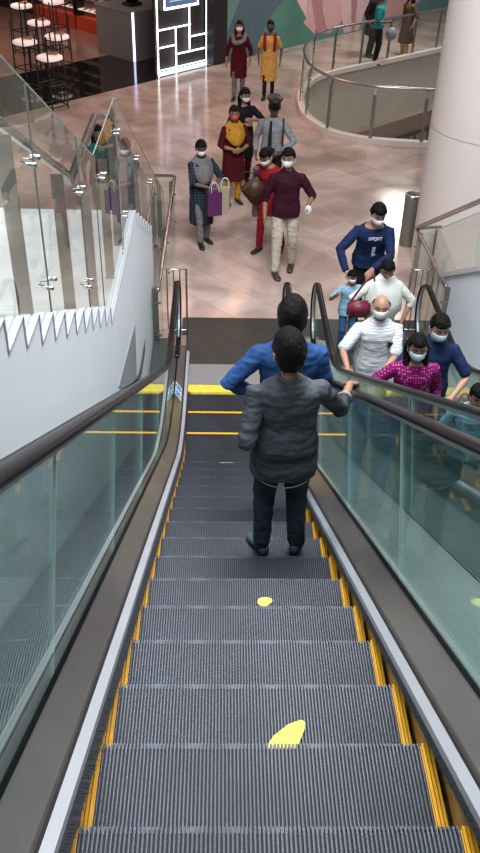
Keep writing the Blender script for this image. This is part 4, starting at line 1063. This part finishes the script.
# 9, 10 far pair
p9 = person('woman in dark maroon kurta and grey scarf walking far off, left of the yellow one', (.37, 20.55, 0), 176, 1.62,
    dict(m=MAR, hem=.50, sleeve=.75, name='kurta'), dict(m=GREY, name='leggings'), 'open', 'mask_white', 'skinA', True, Rr=dict(w=(.29, .05, .84)), voxel=.015, legs={1: dict(a=(.09, .15, .085))})
G = bmesh.new(); T9 = p9['T']; tube(G, curve_pts([T9((-.12, -.02, 1.44)), T9((-.10, .13, 1.33)), T9((.10, .14, 1.28)), T9((.14, .0, 1.42))], 4), .05, 10, .8); part(p9, 'scarf', G, GREY)
p10 = person('woman in yellow kurta with red dupatta walking at the far end', (1.06, 20.65, 0), 176, 1.62,
    dict(m=YEL, hem=.42, sleeve=.36, name='kurta'), dict(m=BLK, name='leggings', r=.85), 'tail', 'mask_black', 'skinC', True, Rr=dict(w=(.25, .05, .85)), voxel=.015, legs={1: dict(a=(.09, .15, .085))})
for s in (-1, 1):
    G = bmesh.new(); T9 = p10['T']; tube(G, curve_pts([T9((s*.12, -.08, 1.40)), T9((s*.12, .02, 1.45)), T9((s*.12, .145, 1.30)), T9((s*.11, .155, 1.12))], 4), .035, 8, .6); part(p10, 'dupatta', G, REDC)

# balcony group
pa = person('person in teal top and black trousers leaning at the far balustrade', (4.0, 23.95, 0), 250, 1.72, dict(m=TEAL, hem=.88, sleeve=.4), dict(m=BLK), 'short', None, 'skinC', voxel=.018, L=dict(w=(.0, .25, 1.05)), Rr=dict(w=(.1, .25, 1.05)))
pb = person('person in black clothes behind the teal top at the far balustrade', (3.95, 24.75, 0), 240, 1.72, dict(m=BLK, hem=.55, sleeve=.9), dict(m=BLK), 'short', None, 'skinC', voxel=.018)
pc = person('woman in long brown skirt and grey top at the far balustrade', (4.92, 24.85, 0), 120, 1.6, dict(m=BRN, hem=.38, sleeve=.5, flare=.03, name='long_dress'), dict(m=YEL, name='leggings'), 'open', None, 'skinA', True, voxel=.018)
G = bmesh.new(); ellipsoid(G, (0, 0, 0), (.14, .10, .16), 16, 12, lambda d, p: p*(1+.1*noise.noise(d*2))); o = obj('plastic_bag', G, mat('grey_blue_bag', (.22, .26, .30), .4), smooth=True); o.location = (4.35, 23.95, .75); tag(o, 'grey blue plastic bag held at the far balustrade', 'bag')

# women seen through the stair glass
pe = person('woman with black hair and green dupatta beyond the staircase corner', (-1.86, 13.15, 0), 190, 1.58, dict(m=MAR, hem=.75, sleeve=.6, name='kurta'), dict(m=BLK, name='leggings'), 'open', None, 'skinC', True, voxel=.015)
dupatta(pe, C_('green_cloth', (.01, .12, .08)), 1.2)

# 13 sport man with child
p13 = person('man in navy long sleeved sports shirt with white print holding a child', (1.86, 10.0, 0), 183, 1.80,
    dict(m=NAVY, hem=.86, sleeve=.97), dict(m=BLK), 'short', 'mask_white', 'skinB', lean=14, head=(24, 4, 0), bulk=1.03,
    Rr=dict(w=('w', 1.53, 9.62, 1.00), pole=(1, -.2, -.2)), L=dict(w=('w', 1.86, 9.60, 1.05), pole=(-1, -.2, -.2)), handR=dict(dir=('w', .5, -.8, -.2), n=('w', .6, .3, -.6)), handL=dict(dir=('w', -.5, -.8, -.2), n=('w', -.6, .3, -.6)), voxel=.009)
def letters(info, text, cx, z, size, m, y=.142, hh=None):
    SEG = {'X': [((0, 0), (1, 1)), ((0, 1), (1, 0))], 'P': [((0, 0), (0, 1)), ((0, 1), (1, 1)), ((1, 1), (1, .5)), ((1, .5), (0, .5))], 'O': [((0, 0), (0, 1)), ((0, 1), (1, 1)), ((1, 1), (1, 0)), ((1, 0), (0, 0))],
           'R': [((0, 0), (0, 1)), ((0, 1), (1, 1)), ((1, 1), (1, .5)), ((1, .5), (0, .5)), ((.4, .5), (1, 0))], 'T': [((0, 1), (1, 1)), ((.5, 1), (.5, 0))], '7': [((0, 1), (1, 1)), ((1, 1), (.4, 0))], '0': [((0, 0), (0, 1)), ((0, 1), (1, 1)), ((1, 1), (1, 0)), ((1, 0), (0, 0))], 'I': [((.5, 0), (.5, 1))]}
    G = bmesh.new(); n = len(text); w = size*.62; adv = size*.86
    for i, ch in enumerate(text):
        # the reader faces the chest: text runs from the wearer's right (+x) to left
        x0 = cx+(n*adv)/2-i*adv
        for (a, b), (c, d) in SEG[ch]:
            p = info['T']((x0-a*w, y-abs(x0-a*w)**2*.9, z+b*size)); q = info['T']((x0-c*w, y-abs(x0-c*w)**2*.9, z+d*size))
            bar(G, p, q, size*.16, size*.16, V((0, 1, 0)))
    return G
part(p13, 'shirt_print', letters(p13, 'XPORT', 0, 1.315, .038, M['white'], .146), 'white', False, 'white printed chest lettering')
G = bmesh.new()
T13 = p13['T']
extrude_poly(G, [T13(q) for q in ((.018, .150, 1.22), (-.018, .150, 1.22), (-.018, .150, 1.10), (-.034, .150, 1.09), (0, .15, 1.06), (.018, .150, 1.09))], (0, .006, 0)); part(p13, 'chest_motif', G, M['mask_blue'], False)
p14 = person('small child in blue clothes held by the man in the navy sports shirt', (1.58, 9.45, 0), 190, 1.08,
    dict(m=PBLUE, hem=.80, sleeve=.4), dict(m=BLUEJ), 'short', 'mask_white', 'skinA', head=(10, 0, 0), Rr=dict(w=(.36, .25, 1.35), pole=(1, 0, -1)), L=dict(w=(-.4, .3, 1.4), pole=(-1, 0, -1)), voxel=.014)

# 15 white dupatta woman
p15 = person('woman in pale green kurta wrapped in a white dupatta at the up escalator', (1.86, 8.85, 0), 182, 1.54,
    dict(m=OFFW, hem=.46, sleeve=.62, name='kurta'), dict(m=OFFW, name='leggings'), 'bun', None, 'skinA', True, head=(20, -6, 0), lean=4, voxel=.009,
    Rr=dict(w=(.25, .18, 1.0), pole=(1, -.2, -.2)), L=dict(w=(-.26, .14, .92), pole=(-1, -.2, -.2)))
def shawl_wrap(info, m):
    T = info['T']; G = bmesh.new()
    rows = []
    for z, rx, ry, yc in ((1.02, .25, .17, .02), (1.15, .245, .165, .02), (1.28, .235, .15, .01), (1.37, .21, .13, .005), (1.43, .15, .10, .01), (1.48, .10, .095, .02), (1.53, .075, .09, .035)):
        rows.append([T(p) for p in ring((0, yc, z), (rx, 0, 0), (0, ry, 0), 32)])
    loft(G, rows, False); 
    me = bpy.data.meshes.new('d'); bmesh.ops.recalc_face_normals(G, faces=G.faces[:]); G.to_mesh(me); G.free(); me.materials.append(m)
    for v in me.vertices:
        q = v.co; f = noise.noise(V((q.x*16, q.y*16, q.z*5))); d = V((q.x, q.y, 0)).normalized(); v.co += d*f*.014
        if q.z < 1.10: v.co.z += .05*noise.noise(V((q.x*8, q.y*8, 3)))-.12*(1-abs(q.x)/.25)*(1 if q.y > 0 else .3)
    for p in me.polygons: p.use_smooth = True
    o = info['child']('white_dupatta', me); md = o.modifiers.new('s', 'SOLIDIFY'); md.thickness = .006
shawl_wrap(p15, C_('white_thin_cloth', (.82, .84, .80), .9, .05))
r = empty('handbag', (1.56, 8.62, 1.02)); tag(r, 'maroon handbag on the arm of the white dupatta woman', 'bag'); G = bmesh.new(); box(G, (-.13, -.05, -.10), (.13, .05, .10)); bmesh.ops.bevel(G, geom=G.edges[:], offset=.03, segments=2, affect='EDGES'); obj('body', G, mat('maroon_leather', (.16, .01, .03), .45), r, True)
G = bmesh.new(); tube(G, curve_pts([(-.10, 0, .09), (.02, -.05, .34), (.12, 0, .42), (.16, .1, .30)], 5), .012, 8); obj('strap', G, mat('maroon_strap', (.2, .02, .05), .45), r, True)

# 16 bald man
p16 = person('bald man in white striped shirt and white mask on the up escalator', (1.60, 7.62, .02), 184, 1.68,
    dict(m=STR, hem=.84, sleeve=.44, collar=True, loose=.024), dict(m=BLK), 'bald', 'mask_white', 'skinB', head=(6, -12, 0), bulk=1.1, voxel=.008,
    Rr=dict(w=('w', 1.26, 7.18, 1.14), pole=(1, -.4, -.4)), L=dict(w=('w', 1.62, 7.25, 1.05), pole=(-1, -.5, -.2)), handR=dict(dir=('w', -.2, -1, .3), n=('w', 0, 0, -1)))
G = bmesh.new(); box(G, (-.13, .145, 1.20), (-.08, .160, 1.26)); part(p16, 'phone_in_pocket', G, 'black', False)
# 17 magenta woman
p17 = person('woman in magenta dotted kurta and pale blue mask on the up escalator', (1.60, 6.0, .70), 180, 1.50,
    dict(m=MAG, hem=.78, sleeve=.70, name='kurta'), dict(m=BLUEJ, name='jeans'), 'open', 'mask_blue', 'skinA', True, head=(10, -6, 0), voxel=.008, bulk=1.08,
    Rr=dict(w=('w', 1.30, 5.80, 1.62), pole=(1, -.4, -.4)), L=dict(w=(-.25, .10, .90), pole=(-.3, -1, 0)))
r = empty('handbag', (1.98, 5.75, 1.45)); tag(r, 'dusky pink handbag hanging beside the magenta kurta woman, seen through the glass', 'bag'); G = bmesh.new(); box(G, (-.14, -.05, -.12), (.14, .05, .12)); bmesh.ops.bevel(G, geom=G.edges[:], offset=.03, segments=2, affect='EDGES'); obj('body', G, mat('pink_leather', (.30, .06, .08), .45), r, True)
G = bmesh.new(); tube(G, curve_pts([(-.10, 0, .1), (-.03, 0, .34), (.03, 0, .34), (.10, 0, .1)], 5), .010, 8); obj('strap', G, mat('pink_strap', (.3, .06, .08), .45), r, True)
# 18 navy shirt man
p18 = person('man in navy polo shirt and pale mask behind the magenta kurta woman', (1.98, 6.85, .23), 176, 1.70,
    dict(m=NAVY, hem=.84, sleeve=.42, collar=True), dict(m=BLUEJ, name='jeans'), 'short', 'mask_blue', 'skinB', head=(16, 8, 0), voxel=.009,
    Rr=dict(w=(.16, .24, 1.02), pole=(1, -.3, -.3)), L=dict(w=(-.18, .28, 1.0), pole=(-1, -.4, -.2)), handL=dict(dir=(.7, .6, 0), n=(0, 0, -1)))
# 19 cropped person at the right edge
p19 = person('dark haired person in pale blue top cut by the right picture edge', (2.03, 5.62, .70), 176, 1.30,
    dict(m=PBLUE, hem=.80, sleeve=.5), dict(m=BLUEJ, name='jeans'), 'short', None, 'skinA', head=(20, 0, 0), voxel=.010)

# ------------------------------------------------------------------ light
w = bpy.data.worlds.new('world'); scene.world = w; w.use_nodes = True
bg = w.node_tree.nodes['Background']; bg.inputs[0].default_value = (.80, .80, .86, 1); bg.inputs[1].default_value = .22
def area(loc, size, power, col, rot=(0, 0, 0), sy=None):
    l = bpy.data.lights.new('overhead_light', 'AREA'); l.energy = power; l.color = col; l.size = size
    if sy: l.shape = 'RECTANGLE'; l.size_y = sy
    o = bpy.data.objects.new('overhead_light', l); COL.objects.link(o); o.location = loc; o.rotation_euler = rot; return o
area((1.0, 6.3, 8.6), 4, 1080, (.93, .96, 1), sy=4)
area(tuple(S(-3.2, -3.0, 4.8)), 3, 95, (1, .52, .32))  # warm lamp added to tint the floor in front of the shop
area((.5, 17, 10), 6, 40, (1, .78, .70), sy=8)
area((-1., 1.5, 9.5), 4, 330, (.95, .97, 1), sy=4)
area((5.5, 22.5, 7), 3, 220, (1, .93, .85), sy=3)
area(tuple(S(-3, 5, 3.4)), 3, 75, (1, .75, .6), sy=4)
area((5.2, 24.3, 4.5), .8, 130, (1, .97, .9), (R(-10), R(0), 0))  # small lamp added in place of sunlight on the floor by the far balustrade

# ------------------------------------------------------------------ camera
cam = bpy.data.cameras.new('camera'); co = bpy.data.objects.new('camera', cam); COL.objects.link(co)
cam.sensor_fit = 'VERTICAL'; cam.sensor_height = 36; cam.lens = 866.07/853*36; cam.clip_start = .05; cam.clip_end = 200
pitch, yaw, roll = .631257, .0306870, .0284517
Rm = Matrix.Rotation(-yaw, 3, 'Z') @ Matrix.Rotation(math.pi/2-pitch, 3, 'X') @ Matrix.Rotation(roll, 3, 'Z')
co.matrix_world = Matrix.Translation((0, 0, 5.67)) @ Rm.to_4x4()
scene.camera = co
scene.view_settings.view_transform = 'Standard'; scene.view_settings.look = 'None'; scene.view_settings.exposure = 0
scene.cycles.max_bounces = 8; scene.cycles.transparent_max_bounces = 24; scene.cycles.glossy_bounces = 5
scene.cycles.use_denoising = True
